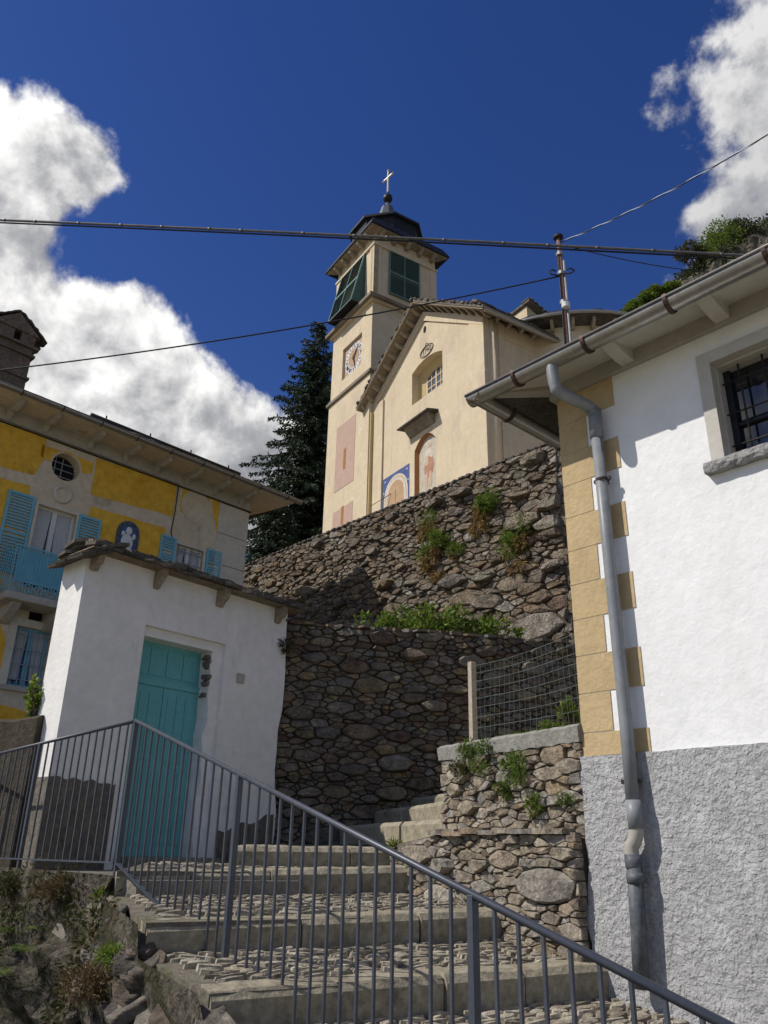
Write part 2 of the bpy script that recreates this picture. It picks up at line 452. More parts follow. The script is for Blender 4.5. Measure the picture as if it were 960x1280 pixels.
class MB:
    def __init__(self):
        self.v = []
        self.f = []

    def add(self, vs, fs):
        k = len(self.v)
        self.v += [Vector(p) for p in vs]
        self.f += [tuple(i + k for i in f) for f in fs]
        return self

    def hexa(self, a):
        return self.add(a, [(0, 3, 2, 1), (4, 5, 6, 7), (0, 1, 5, 4), (1, 2, 6, 5), (2, 3, 7, 6), (3, 0, 4, 7)])

    def box(self, c, s, rot=None):
        c = Vector(c)
        a = []
        for z in (-1, 1):
            for x, y in ((-1, -1), (1, -1), (1, 1), (-1, 1)):
                p = Vector((x * s[0] / 2, y * s[1] / 2, z * s[2] / 2))
                a.append(c + (rot @ p if rot else p))
        return self.hexa(a)

    def fbox(self, fr, u0, u1, o0, o1, z0, z1):
        a = [fr.p(u, o, z) for z in (z0, z1) for (u, o) in ((u0, o0), (u1, o0), (u1, o1), (u0, o1))]
        return self.hexa(a)

    def prism(self, pts, vec):
        n = len(pts)
        pts = [Vector(p) for p in pts]
        vec = Vector(vec)
        tri = tessellate_polygon([pts])
        fs = [tuple(t) for t in tri] + [tuple(i + n for i in reversed(t)) for t in tri]
        fs += [(i, (i + 1) % n, (i + 1) % n + n, i + n) for i in range(n)]
        return self.add(pts + [p + vec for p in pts], fs)

    def tube(self, path, r, seg=8, caps=True, squash=None):
        path = [Vector(p) for p in path]
        n = len(path)
        rs = r if isinstance(r, (list, tuple)) else [r] * n
        up = None
        vs, fs = [], []
        for i, p in enumerate(path):
            t = (path[min(i + 1, n - 1)] - path[max(i - 1, 0)])
            t = t.normalized() if t.length > 1e-9 else Vector((0, 0, 1))
            if up is None:
                up = Vector((0, 0, 1)) if abs(t.z) < .9 else Vector((1, 0, 0))
            s = t.cross(up).normalized()
            up = s.cross(t).normalized()
            for k in range(seg):
                a = 2 * math.pi * (k + .5) / seg
                vs.append(p + (s * math.cos(a) + up * math.sin(a)) * rs[i])
        for i in range(n - 1):
            for k in range(seg):
                a, b = i * seg + k, i * seg + (k + 1) % seg
                fs.append((a, b, b + seg, a + seg))
        if caps:
            fs.append(tuple(range(seg - 1, -1, -1)))
            fs.append(tuple(range((n - 1) * seg, n * seg)))
        return self.add(vs, fs)

    def lathe(self, c, prof, seg=16, rot0=0.0, ax=None):
        """prof: (radius, z)"""
        c = Vector(c)
        vs, fs = [], []
        for r, z in prof:
            for k in range(seg):
                a = rot0 + 2 * math.pi * k / seg
                vs.append(c + Vector((r * math.cos(a), r * math.sin(a), z)))
        for i in range(len(prof) - 1):
            for k in range(seg):
                a, b = i * seg + k, i * seg + (k + 1) % seg
                fs.append((a, b, b + seg, a + seg))
        fs.append(tuple(range(seg - 1, -1, -1)))
        fs.append(tuple(range((len(prof) - 1) * seg, len(prof) * seg)))
        return self.add(vs, fs)

    def build(self, name, m, parent=None, smooth=False, bevel=0, recalc=True, **tg):
        lo = Vector((min(p.x for p in self.v), min(p.y for p in self.v), min(p.z for p in self.v)))
        hi = Vector((max(p.x for p in self.v), max(p.y for p in self.v), max(p.z for p in self.v)))
        org = (lo + hi) / 2
        if parent is None:
            org.z = lo.z
        me = bpy.data.meshes.new(name)
        me.from_pydata([p - org for p in self.v], [], self.f)
        if recalc:
            b = bmesh.new()
            b.from_mesh(me)
            bmesh.ops.recalc_face_normals(b, faces=b.faces)
            b.to_mesh(me)
            b.free()
        me.materials.append(MT[m] if isinstance(m, str) else m)
        if smooth:
            me.polygons.foreach_set('use_smooth', [True] * len(me.polygons))
        o = bpy.data.objects.new(name, me)
        col.objects.link(o)
        ORG[o.name] = org
        if parent:
            o.parent = parent
            o.location = org - ORG[parent.name]
        else:
            o.location = org
        if bevel:
            md = o.modifiers.new('bevel', 'BEVEL')
            md.width = bevel
            md.segments = 2
            md.limit_method = 'ANGLE'
        return tag(o, **tg)


class Fr:
    """a vertical wall plane: u along it, o outward (towards the viewer's side), z up"""

    def __init__(self, P, az, flip=False):
        self.O = Vector((P[0], P[1], 0))
        self.u = Vector((math.sin(az), math.cos(az), 0))
        self.n = Vector((math.cos(az), -math.sin(az), 0))
        if (self.n.dot(-self.O) < 0) != flip:
            self.n = -self.n

    def p(self, u, o, z):
        return self.O + self.u * u + self.n * o + Vector((0, 0, z))

    def px(self, x, y, o=0.0):
        d = ray(x, y)
        t = self.n.dot(self.O + self.n * o) / self.n.dot(d)
        q = d * t
        return ((q - self.O).dot(self.u), q.z)

    def sub(self, du, do):
        f = Fr.__new__(Fr)
        f.O = self.O + self.u * du + self.n * do
        f.u, f.n = self.u, self.n
        return f


def wall_shell(mb, fr, outer, holes, depth, reveals, thick):
    """a wall block with real openings: outer/holes are (u,z) outlines; reveals = depth of each opening"""
    loops = [[Vector((p[0], p[1], 0)) for p in outer]] + [[Vector((p[0], p[1], 0)) for p in h] for h in holes]
    tri = tessellate_polygon(loops)
    flat = [p for l in loops for p in l]
    mb.add([fr.p(p.x, 0, p.y) for p in flat], [tuple(t) for t in tri])
    n = len(outer)
    mb.add([fr.p(p[0], 0, p[1]) for p in outer] + [fr.p(p[0], -thick, p[1]) for p in outer],
           [(i, (i + 1) % n, (i + 1) % n + n, i + n) for i in range(n)])
    t2 = tessellate_polygon([loops[0]])
    mb.add([fr.p(p[0], -thick, p[1]) for p in outer], [tuple(t) for t in t2])
    for h, r in zip(holes, reveals):
        k = len(h)
        mb.add([fr.p(p[0], 0, p[1]) for p in h] + [fr.p(p[0], -r, p[1]) for p in h],
               [(i, (i + 1) % k, (i + 1) % k + k, i + k) for i in range(k)])


def rect(u0, z0, u1, z1):
    return [(u0, z0), (u1, z0), (u1, z1), (u0, z1)]


def poly_plate(fr, pts, o0, o1):
    return MB().prism([fr.p(u, o0, z) for u, z in pts], fr.n * (o1 - o0))


# --------------------------------------------------------------- stones
def clip(poly, nx, ny, c):
    out = []
    n = len(poly)
    for i in range(n):
        a, b = poly[i], poly[(i + 1) % n]
        da, db = nx * a[0] + ny * a[1] - c, nx * b[0] + ny * b[1] - c
        if da <= 0:
            out.append(a)
        if (da < 0 < db) or (db < 0 < da):
            t = da / (da - db)
            out.append((a[0] + (b[0] - a[0]) * t, a[1] + (b[1] - a[1]) * t))
    return out


def stones2d(outer, size, aspect, rng, big=(), spread=.38, sizefn=None, skew=0.0):
    """irregular stones filling a convex outline; returns list of outlines. Stones are `aspect` times wider than tall"""
    us = [p[0] for p in outer]
    zs = [p[1] for p in outer]
    pts = [(b[0], b[1] * aspect, b[2]) for b in big]
    cell = size * .8
    grid = {}

    def put(i):
        g = (int(pts[i][0] // cell), int(pts[i][1] // cell))
        grid.setdefault(g, []).append(i)
    for i in range(len(pts)):
        put(i)
    area = (max(us) - min(us)) * (max(zs) - min(zs)) * aspect
    tries = int(area / (size * size) * 26)

    def inside(u, z):
        n = len(outer)
        s = 0
        for i in range(n):
            a, b = outer[i], outer[(i + 1) % n]
            cr = (b[0] - a[0]) * (z - a[1]) - (b[1] - a[1]) * (u - a[0])
            if cr * s < 0:
                return False
            s = cr if abs(cr) > 1e-12 else s
        return True
    for _ in range(tries):
        u, z = rng.uniform(min(us), max(us)), rng.uniform(min(zs), max(zs))
        if not inside(u, z):
            continue
        s = size * (sizefn(u, z) if sizefn else 1)
        r = .5 * s * math.exp(rng.gauss(0, spread))
        w = z * aspect
        ok = True
        R = int((r + size * 1.6) // cell) + 1
        gx, gy = int(u // cell), int(w // cell)
        for ix in range(gx - R, gx + R + 1):
            for iy in range(gy - R, gy + R + 1):
                for j in grid.get((ix, iy), ()):
                    q = pts[j]
                    if (q[0] - u) ** 2 + (q[1] - w) ** 2 < ((q[2] + r) * .86) ** 2:
                        ok = False
                        break
                if not ok:
                    break
            if not ok:
                break
        if ok:
            for b in big:
                if (b[0] - u) ** 2 + (b[1] * aspect - w) ** 2 < (b[2] + r * .7) ** 2:
                    ok = False
        if ok:
            pts.append((u, w, r))
            put(len(pts) - 1)
    outs = []
    ow = [(p[0], p[1] * aspect) for p in outer]
    cx, cy = sum(p[0] for p in ow) / len(ow), sum(p[1] for p in ow) / len(ow)
    for i, (u, w, r) in enumerate(pts):
        B = max(r * 2.6, size)
        cellp = [(u - B, w - B), (u + B, w - B), (u + B, w + B), (u - B, w + B)]
        near = sorted(((q[0] - u) ** 2 + (q[1] - w) ** 2, j) for j, q in enumerate(pts) if j != i and abs(q[0] - u) < B + q[2] * 2 + size and abs(q[1] - w) < B + q[2] * 2 + size)[:24]
        for d2, j in near:
            q = pts[j]
            nx, ny = q[0] - u, q[1] - w
            c = ((q[0] ** 2 + q[1] ** 2 - q[2] ** 2) - (u * u + w * w - r * r)) / 2
            cellp = clip(cellp, nx, ny, c)
            if len(cellp) < 3:
                break
        n = len(ow)
        for k in range(n):
            if len(cellp) < 3:
                break
            a, b = ow[k], ow[(k + 1) % n]
            nx, ny = b[1] - a[1], -(b[0] - a[0])
            c = nx * a[0] + ny * a[1]
            if nx * cx + ny * cy - c > 0:
                nx, ny, c = -nx, -ny, -c
            cellp = clip(cellp, nx, ny, c)
        if len(cellp) >= 3:
            o_ = []
            for p in cellp:
                w_ = Vector((p[0] / size * .9, p[1] / size * .9, 3.3))
                o_.append((p[0] + .16 * size * mnoise.noise(w_), (p[1] + .20 * size * mnoise.noise(w_ + Vector((7, 3, 1)))) / aspect))
            outs.append(o_)
    return outs


def stone_mesh(mb, fr, pl, gap, h, rng, nseg=9, back=.05):
    """one rounded, uneven stone standing proud of the wall plane"""
    # knock the corners off a little, keep the outline angular
    q = []
    n = len(pl)
    for i in range(n):
        a, b = pl[i], pl[(i + 1) % n]
        if math.hypot(b[0] - a[0], b[1] - a[1]) < .012:
            continue
        k_ = rng.uniform(.03, .16)
        q.append((a[0] + (b[0] - a[0]) * k_, a[1] + (b[1] - a[1]) * k_))
        k_ = rng.uniform(.84, .97)
        q.append((a[0] + (b[0] - a[0]) * k_, a[1] + (b[1] - a[1]) * k_))
    while len(q) > nseg + 2:
        L_ = [math.hypot(q[i][0] - q[i - 1][0], q[i][1] - q[i - 1][1]) for i in range(len(q))]
        i = L_.index(min(L_))
        q[i - 1] = ((q[i][0] + q[i - 1][0]) / 2, (q[i][1] + q[i - 1][1]) / 2)
        q.pop(i)
    if len(q) < 4:
        return False
    pts = q
    nseg = len(q)
    cu, cz = sum(p[0] for p in pts) / nseg, sum(p[1] for p in pts) / nseg
    rm = sum(math.hypot(p[0] - cu, p[1] - cz) for p in pts) / nseg
    if rm < gap * 1.2:
        return False
    k0 = 1 - gap / rm
    tilt_u, tilt_z = rng.uniform(-.45, .45) * h, rng.uniform(-.45, .35) * h

    def ring(s, o, jit):
        r = []
        for u, z in pts:
            su, sz = (u - cu) * s, (z - cz) * s
            oo = o + (su / rm * tilt_u + sz / rm * tilt_z if o > 0 else 0) + rng.uniform(-jit, jit)
            r.append(fr.p(cu + su * (1 + rng.uniform(-.05, .05)), oo, cz + sz * (1 + rng.uniform(-.05, .05))))
        return r
    vs = ring(k0, -back, 0) + ring(k0 * .985, h * .62, h * .14) + ring(k0 * rng.uniform(.74, .9), h, h * .16) + [fr.p(cu + rng.uniform(-.3, .3) * rm, h * rng.uniform(.9, 1.2), cz + rng.uniform(-.25, .25) * rm)]
    N = nseg
    fs = []
    for r in (0, 1):
        for i in range(N):
            a, b = r * N + i, r * N + (i + 1) % N
            fs.append((a, b, b + N, a + N))
    for i in range(N):
        fs.append((2 * N + i, 2 * N + (i + 1) % N, 3 * N))
    mb.add(vs, fs)
    return True


def stone_face(fr, outer, size, aspect, rng, parent, m, gap=.012, h=(.03, .08), big=(), limit=300, name='stone', sizefn=None, spread=.38, skip=None, stuffname='small_stones', score=None):
    pls = stones2d(outer, size, aspect, rng, big, spread, sizefn)

    def area(p):
        return abs(sum(p[i][0] * p[(i + 1) % len(p)][1] - p[(i + 1) % len(p)][0] * p[i][1] for i in range(len(p)))) / 2
    if skip:
        pls = [p for p in pls if not skip(sum(q[0] for q in p) / len(p), sum(q[1] for q in p) / len(p))]
    pls.sort(key=lambda p: -area(p) * (score(p) if score else 1))
    rest = MB()
    for i, p in enumerate(pls):
        hh = rng.uniform(*h) * min(1.6, max(.6, math.sqrt(area(p)) / (size * .8)))
        if i < limit:
            b = MB()
            if stone_mesh(b, fr, p, gap, hh, rng):
                b.build(name, m, parent, smooth=False)
        else:
            stone_mesh(rest, fr, p, gap, hh, rng, nseg=7)
    if rest.v:
        rest.build(stuffname, m, parent, smooth=False, kind='stuff')
    return len(pls)


def slab_piece(mb, c, ax, ay, az_, L, Wd, T, rng, n=7):
    """an irregular split stone slab: ax, ay in plane axes, az_ thickness axis"""
    pts = []
    for k in range(n):
        a = 2 * math.pi * (k + rng.uniform(-.25, .25)) / n
        ca, sa = math.cos(a), math.sin(a)
        # superellipse so it reads as a split slab
        q = (abs(ca) ** 4 + abs(sa) ** 4) ** -.25
        pts.append(c + ax * (ca * q * L / 2) + ay * (sa * q * Wd / 2))
    up = az_ * T
    top = [p + up * rng.uniform(.8, 1.1) for p in pts]
    vs = pts + top
    fs = [tuple(range(n - 1, -1, -1)), tuple(range(n, 2 * n))] + [(i, (i + 1) % n, (i + 1) % n + n, i + n) for i in range(n)]
    mb.add(vs, fs)


# --------------------------------------------------------------- foliage
def leaves(mb, rng, n, pos, size, up=.3, aspect=1.7, droop=0.0):
    """n leaf blades; pos() returns a point and an outward direction"""
    for _ in range(n):
        p, d = pos()
        d = (d + Vector((rng.gauss(0, .55), rng.gauss(0, .55), rng.gauss(0, .45) + up - droop))).normalized()
        s = d.cross(Vector((rng.gauss(0, 1), rng.gauss(0, 1), rng.gauss(0, 1))))
        if s.length < 1e-3:
            continue
        s.normalize()
        L = size * rng.uniform(.6, 1.35)
        w = L / aspect
        nrm = d.cross(s)
        mb.add([p, p + d * L * .5 + s * w * .5 + nrm * L * .06, p + d * L, p + d * L * .5 - s * w * .5 + nrm * L * .06], [(0, 1, 2), (0, 2, 3)])


def blob_pos(rng, c, r, shell=.5):
    c = Vector(c)

    def f():
        while True:
            d = Vector((rng.gauss(0, 1), rng.gauss(0, 1), rng.gauss(0, 1)))
            if d.length > 1e-3:
                break
        d.normalize()
        k = (shell + (1 - shell) * rng.random()) ** .7
        lump = 1 + .35 * mnoise.noise(d * 2.3 + c)
        return c + Vector((d.x * r[0], d.y * r[1], d.z * r[2])) * k * lump, d
    return f


def clump_pos(rng, c, ax, r, k=6, spread=.75):
    # several uneven lobes, so that a tuft has no round outline
    lobes = []
    for _ in range(k):
        o = ax[0] * (rng.uniform(-1, 1) * r[0] * spread) + ax[1] * (rng.uniform(-.2, .8) * r[1] * spread) + Vector((0, 0, rng.uniform(-1, 1) * r[2] * spread))
        q = rng.uniform(.22, .6)
        lobes.append(blob_pos(rng, Vector(c) + o, (r[0] * q, r[1] * q, r[2] * q), .1))
    return lambda: rng.choice(lobes)()


def fbm(p, o=4):
    v, a, f = 0, 1, 1
    for _ in range(o):
        v += a * mnoise.noise(p * f)
        a *= .5
        f *= 2.03
    return v

# ================================================================== THE SETTING
R0 = random.Random(11)
b = MB()
b.add([(-1500, -1500, -3.4), (1500, -1500, -3.4), (1500, 1500, -3.4), (-1500, 1500, -3.4)], [(0, 1, 2, 3)])
b.build('ground', 'ground', kind='structure', recalc=False)  # unseen ground, lightened to bounce warm fill onto the walls

# key positions
C = atD(731, 947, 5.45)                       # corner of the white house
RH = Fr(C, rad(-42.2 + 180))
LWALL = Fr(C, rad(-30.05))                    # low wall beside the steps, u runs away from the house
Lp = atD(362, 775, 9.9)
LOW_TOP = Lp.z
q_ = atz(715, 800, LOW_TOP)
LW_AZ = math.atan2(q_.x - Lp.x, q_.y - Lp.y)
LW = Fr(Lp, LW_AZ)                            # tall shaded retaining wall
Up = atD(697, 548, 17.0)
UW = Fr(Up, rad(-42.46))                      # wall below the church, u runs left/back
UP_TOP = Up.z
doorc = atD(205, 1066, 8.9)
GA = rad(40.35)
GF = Fr(doorc, GA)                            # gateway front, u runs right/back
p1 = atD(171, 902, 6.4)
p1 = Vector((-1.82, 6.14, 0))
rail_dir = Vector((-.785, 4.765, 0)) - p1     # to second post
RAIL_LEN = rail_dir.length
rail_dir.normalize()
left_end = Vector((atD(0, 942, 8.3).x, atD(0, 942, 8.3).y, 0))
lrail_dir = (left_end - p1).normalized()

# ---- terrace between the two retaining walls
b = MB()
NX, NY = 24, 20
A0, A1 = LW.p(-.25, -.1, 0), LW.p(10.0, -.1, 0)
B0, B1 = UW.p(13, -1.2, 0), UW.p(-7, -1.2, 0)
for j in range(NY + 1):
    for i in range(NX + 1):
        s, t = i / NX, j / NY
        p = (A0.lerp(A1, s)).lerp(B0.lerp(B1, s), t)
        z = (LOW_TOP - .10) + (4.5 - LOW_TOP) * t + .10 * fbm(Vector((p.x * .7, p.y * .7, 0)), 3) * min(1, t * 8)
        b.v.append(Vector((p.x, p.y, z)))
for j in range(NY):
    for i in range(NX):
        k = j * (NX + 1) + i
        b.f.append((k, k + 1, k + NX + 2, k + NX + 1))
b.build('terrace_ground', 'soil', smooth=True, kind='structure', recalc=False)
# ---- church yard on top of the upper wall
yard = [UW.p(-.35, -.3, 0), UW.p(15, -.3, 0), UW.p(15, -30, 0), UW.p(-.35, -30, 0)]
b = MB().prism([Vector((p.x, p.y, 3.2)) for p in yard], (0, 0, UP_TOP - .12 - 3.2))
b.build('church_yard', 'pale_paving', kind='structure')  # unseen yard top, made pale to bounce light onto the church side
# ---- yard behind the gateway, and landing in front of it
ldz = -.17
b = MB().prism([Vector((p[0], p[1], -3.3)) for p in [tuple((p1 + lrail_dir * 0.0)[:2]), (-1.62, 5.98), (-.55, 6.45), (-1.0, 7.1), (-1.15, 9.75), (-2.5, 26), (-26, 26), tuple((p1 + lrail_dir * 14)[:2])]], (0, 0, 3.3 + ldz - .06))
b.build('courtyard', 'gravel', kind='structure')

# ---- steps ------------------------------------------------------------------
steps = thing('stone_steps', (0, 4, -1.5), kind='structure')


def ext(a, b_, k0, k1):
    d = (b_ - a).normalized()
    return a - d * k0, b_ + d * k1


V2 = lambda x, y: Vector((x, y, 0))
# (left end, right end, z of the front edge left, right, riser height)
asc = Vector((-.47, .88, 0))
RIS = []
r3L, r3R = V2(-.72, 4.08), V2(1.36, 5.24)
r2L, r2R = V2(-1.22, 4.80), V2(.98, 6.0)
r1L, r1R = V2(-1.78, 6.02), V2(.36, 6.93)
lower = []
zf = -.60
# lower flights run down to where the photographer stands
for k in range(6, 0, -1):
    dl = -asc * (.78 * k)
    along = (r3R - r3L).normalized()
    L_ = r3L + dl + along * (.12 * k) * 1.0
    R_ = r3R + dl + along * 1.2
    lower.append((L_, R_, -.60 - .255 * k))
flights = lower + [(r3L, r3R, -.597), (r2L, r2R, -.38), (r1L, r1R, -.165)]
treads = []
for i, (L_, R_, z) in enumerate(flights):
    if i + 1 < len(flights):
        nL, nR, nz = flights[i + 1]
        zb = nz - .155
    else:
        nL, nR, nz, zb = V2(-1.95, 7.35), V2(.25, 7.30), 0, -.14
    treads.append((L_, R_, nL, nR, z, zb))
    e0 = (R_ - L_).normalized()
    b = MB()
    d = (nL + nR - L_ - R_).normalized()
    kb = .02
    top = [L_ + d * kb, R_ + d * kb + e0 * .3, nR + e0 * .3 + d * .10, nL + d * .10]
    vs = [Vector((p.x, p.y, -3.3)) for p in top] + [Vector((top[0].x, top[0].y, z - .010)), Vector((top[1].x, top[1].y, z - .010)), Vector((top[2].x, top[2].y, zb - .010)), Vector((top[3].x, top[3].y, zb - .010))]
    b.hexa(vs).build('tread', 'step_soil', steps)


def riser_stones(L_, R_, zL, zR, hgt, depth, rng, cuts):
    e = (R_ - L_)
    inn = Vector((-e.y, e.x, 0)).normalized()
    if inn.dot(asc) < 0:
        inn = -inn
    pos = [0] + sorted(cuts) + [1]
    for a, c in zip(pos, pos[1:]):
        A, B = L_.lerp(R_, a), L_.lerp(R_, c)
        g = e.normalized() * .006
        A, B = A + g, B - g
        N = 8
        b = MB()
        rows = []
        off0 = rng.uniform(-.012, .012)
        for k in range(N + 1):
            P = A.lerp(B, k / N)
            z = (zL + (zR - zL) * (a + (c - a) * k / N))
            f = off0 + .012 * mnoise.noise(P * 4) + rng.uniform(-.006, .006)
            dz = .008 * mnoise.noise(P * 5 + Vector((3, 1, 0))) + rng.uniform(-.004, .004)
            fr_ = P - inn * (f + .0)
            rows.append([Vector((fr_.x, fr_.y, z - hgt)), Vector((fr_.x, fr_.y, z - .035)) - inn * .004, Vector((fr_.x, fr_.y, z + dz)) + inn * .03,
                         Vector(((P + inn * depth).x, (P + inn * depth).y, z + dz + depth * .08)), Vector(((P + inn * depth).x, (P + inn * depth).y, z - hgt))])
        for r in rows:
            b.v += r
        for k in range(N):
            for j in range(5):
                x, y = k * 5 + j, k * 5 + (j + 1) % 5
                b.f.append((x, y, y + 5, x + 5))
        b.f.append((0, 1, 2, 3, 4))
        b.f.append(tuple(N * 5 + j for j in (4, 3, 2, 1, 0)))
        b.build('riser_stone', 'riser', steps, smooth=False)


rg = random.Random(3)
for i, (L_, R_, z) in enumerate(flights):
    zz = (z, z)
    if i >= 6:
        zz = [(-.60, -.585), (-.40, -.36), (-.185, -.132)][i - 6]
    riser_stones(L_, R_, zz[0], zz[1], .185, .16 if i < 8 else .14, rg, [[.34, .71], [.3, .62], [.28, .55, .8], [.4, .75], [.3, .6], [.33, .7], [.27, .52, .735], [.36, .68], [.22, .47, .78]][i])
# upper flight turning right behind the low wall
up = Vector((.90, .436, 0))


def upper_block(L_, R_, z, hgt, depth, cuts):
    riser_stones2(L_, R_, z, hgt, .17, cuts)
    b = MB()
    q = [L_ + up * .02, R_ + up * .02, R_ + up * depth, L_ + up * depth]
    b.hexa([Vector((p.x, p.y, -1.5)) for p in q] + [Vector((p.x, p.y, z - .03 + (.06 if k > 1 else 0))) for k, p in enumerate(q)])
    b.build('tread', 'step_soil', steps)


def riser_stones2(L_, R_, z, hgt, depth, cuts):
    global asc
    old = asc
    asc = up
    riser_stones(L_, R_, z, z, hgt, depth, rg, cuts)
    asc = old


r0A, r0B = V2(-1.12, 6.78), V2(.34, 7.26)
b = MB()
q = [r0A + asc * .02, r0B + asc * .02, V2(.9, 9.9), V2(-1.2, 9.9)]
b.hexa([Vector((p.x, p.y, -3.3)) for p in q] + [Vector((p.x, p.y, z)) for p, z in zip(q, (-.03, -.03, .03, .03))])
b.build('tread', 'step_soil', steps)
riser_stones(r0A, r0B, -.005, .006, .15, .16, rg, [.3, .62])
u1A, u1B = V2(-.42, 9.75), V2(.50, 6.66)
upper_block(u1A, u1B, .225, .19, 6, [.35, .68])
u2A, u2B = u1A + up * .40 + V2(.02, .1), u1B + up * .38
upper_block(u2A, u2B, .41, .15, 6, [.3, .7])
u3A, u3B = u2A + up * .45, u2B + up * .48
upper_block(u3A, u3B, .56, .15, 6, [.4])
u4A, u4B = u3A + up * .5, u3B + up * .5
upper_block(u4A, u4B, .72, .16, 8, [.5])

# cobbles set on edge in the treads
rc = random.Random(8)
cob = []
tl = [(t, i) for i, t in enumerate(treads)][5:]
for (L_, R_, nL, nR, z, zb), i in tl:
    e = (R_ - L_).normalized()
    d0 = ((nL + nR) - (L_ + R_)) / 2
    dep = d0.length
    wid = (R_ - L_).length
    row = .0
    t = .19
    while t < dep - .02:
        rw = rc.uniform(.032, .058)
        x = .06 + rc.uniform(0, .08)
        while x < wid + .05:
            ln = rc.uniform(.07, .19)
            f = (t + rw / 2) / dep
            a = L_.lerp(nL, f)
            bb = R_.lerp(nR, f)
            p = a + (bb - a).normalized() * (x + ln / 2)
            zz = z + (zb - z) * f
            cob.append((p, e, ln, rw, zz, i, rc.random()))
            x += ln + rc.uniform(.004, .016)
        t += rw + rc.uniform(.002, .010)
# level patch of the upper landing
for k in range(120):
    pass
# keep only those that stand on the treads, nearest to the picture first
cob = [c for c in cob if c[0].y > 2.2]
cob.sort(key=lambda c: c[0].length)
vis = [c for c in cob if c[0].y / max(.01, abs(c[0].x)) > 2.0 and c[0].y > 3.3]
inv = [c for c in cob if c not in vis]


def cobble(mb, c):
    p, e, ln, rw, zz, i, r = c
    f = Vector((-e.y, e.x, 0))
    h = rc.uniform(-.003, .010)
    n = 8
    ang = rc.uniform(-.12, .12)
    e2 = (e * math.cos(ang) + f * math.sin(ang))
    f2 = Vector((-e2.y, e2.x, 0))
    low, mid = [], []
    tx, ty = rc.uniform(-.008, .008), rc.uniform(-.006, .006)
    for k in range(n):
        a = 2 * math.pi * (k + .5 + rc.uniform(-.25, .25)) / n
        ca, sa = math.cos(a), math.sin(a)
        q = (abs(ca) ** 3 + abs(sa) ** 3) ** (-1 / 3)
        v = p + e2 * (ca * q * ln / 2) + f2 * (sa * q * rw / 2)
        low.append(Vector((v.x, v.y, zz - .034)))
        m = p + (v - p) * .82
        mid.append(Vector((m.x, m.y, zz + h + ca * tx + sa * ty)))
    mb.add(low + mid + [Vector((p.x, p.y, zz + h + .006))], [(k, (k + 1) % n, (k + 1) % n + n, k + n) for k in range(n)] + [(k + n, (k + 1) % n + n, 2 * n) for k in range(n)])


for c in vis[:300]:
    b = MB()
    cobble(b, c)
    b.build('cobble', 'cobble', steps, smooth=False)
b = MB()
for c in vis[300:] + inv:
    cobble(b, c)
b.build('cobbles', 'cobble', steps, kind='stuff')

# ================================================================== WHITE HOUSE (right)
house = thing('white_house', (RH.p(3, -2, -2.6)), 'white rendered house with tan painted quoins and a grey roughcast base', 'house')
ZP, ZT = .562, 3.175
wu0, wz1 = RH.px(870.2, 447.5)
_, wz0 = RH.px(888, 581)
wu1 = wu0 + .86
iu0, iz1 = wu0 + .085, wz1 - .085
iz0 = wz0
b = MB()
wall_shell(b, RH, rect(0, ZP, 7.5, ZT), [rect(wu0 + .02, iz0 + .0, wu1 - .02, wz1 - .02)], 0, [.30], 5)
b.build('wall', 'white_plaster', house)
# rough base, slightly proud, with a ragged edge towards the low wall
pts = [(-.02, ZP)]
rgb = random.Random(2)
z = ZP
while z > -.55:
    z -= .07
    pts.append((-.02 + rgb.uniform(-.012, .012) - (.05 if z < -.2 else 0) * rgb.random(), z))
pts += [(-.08, -2.7), (7.5, -2.7)] + [(7.5 - .06 * k_, ZP + .006 * mnoise.noise(Vector((k_ * .35, 0, 0))) + rgb.uniform(-.002, .002)) for k_ in range(124)]
b = poly_plate(RH, pts, -5, .028)
b.build('base_wall', 'grey_roughcast', house, label='grey roughcast base of the wall')
# painted quoins
jz = [RH.px(*p)[1] for p in ((700.3, 534.9), (702.4, 571.7), (706, 609), (709.5, 648.7), (712.5, 690))]
jz = [ZT - .0] + jz
step_ = (jz[1] - jz[-1]) / 4
while jz[-1] - step_ > ZP + .08:
    jz.append(jz[-1] - step_)
jz.append(ZP)
uL = RH.px(768.4, 507)[0]
uS = RH.px(737.5, 521)[0] - .035
for i, (a, c) in enumerate(zip(jz, jz[1:])):
    w = uL if i % 2 == 0 else uS
    if i == len(jz) - 2:
        w = uL
    b = MB().fbox(RH, -.006, w, -.4, .006, c + .003, a - .003)
    b.build('quoin', 'quoin', house)
# window
win = MB()
for (a0, c0, a1, c1) in ((wu0, iz0, iu0, wz1), (wu1 - .085, iz0, wu1, wz1), (iu0 + .001, iz1, wu1 - .086, wz1)):
    win.fbox(RH, a0, a1, -.06, .014, c0, c1)
wo_ = win.build('window', 'window_surround', house)
b = MB()
for (a0, c0, a1, c1) in ((iu0 - .02, iz0, iu0 + .012, iz1 + .02), (wu1 - .097, iz0, wu1 - .07, iz1 + .02), (iu0 + .013, iz1 - .012, wu1 - .098, iz1 + .02)):
    b.fbox(RH, a0, a1, -.20, -.061, c0, c1)
b.build('reveal', 'window_surround', wo_)
MB().fbox(RH, iu0 - .02, wu1 - .07, -.20, -.175, iz0, iz1 + .01).build('pane', 'glass', wo_)
gx0, gx1 = iu0 + .012, wu1 - .097
for k in range(4):
    x = gx0 + (gx1 - gx0) * (k + .75) / 4.3
    MB().tube([RH.p(x, -.11, iz0 - .01), RH.p(x, -.11, iz1)], .0075, 6).build('bar', 'iron', wo_, smooth=True)
for k in range(3):
    z = iz0 + (iz1 - iz0) * (k + .55) / 3.1
    MB().tube([RH.p(gx0 - .01, -.105, z), RH.p(gx1 + .01, -.105, z)], .0065, 6).build('bar', 'iron', wo_, smooth=True)
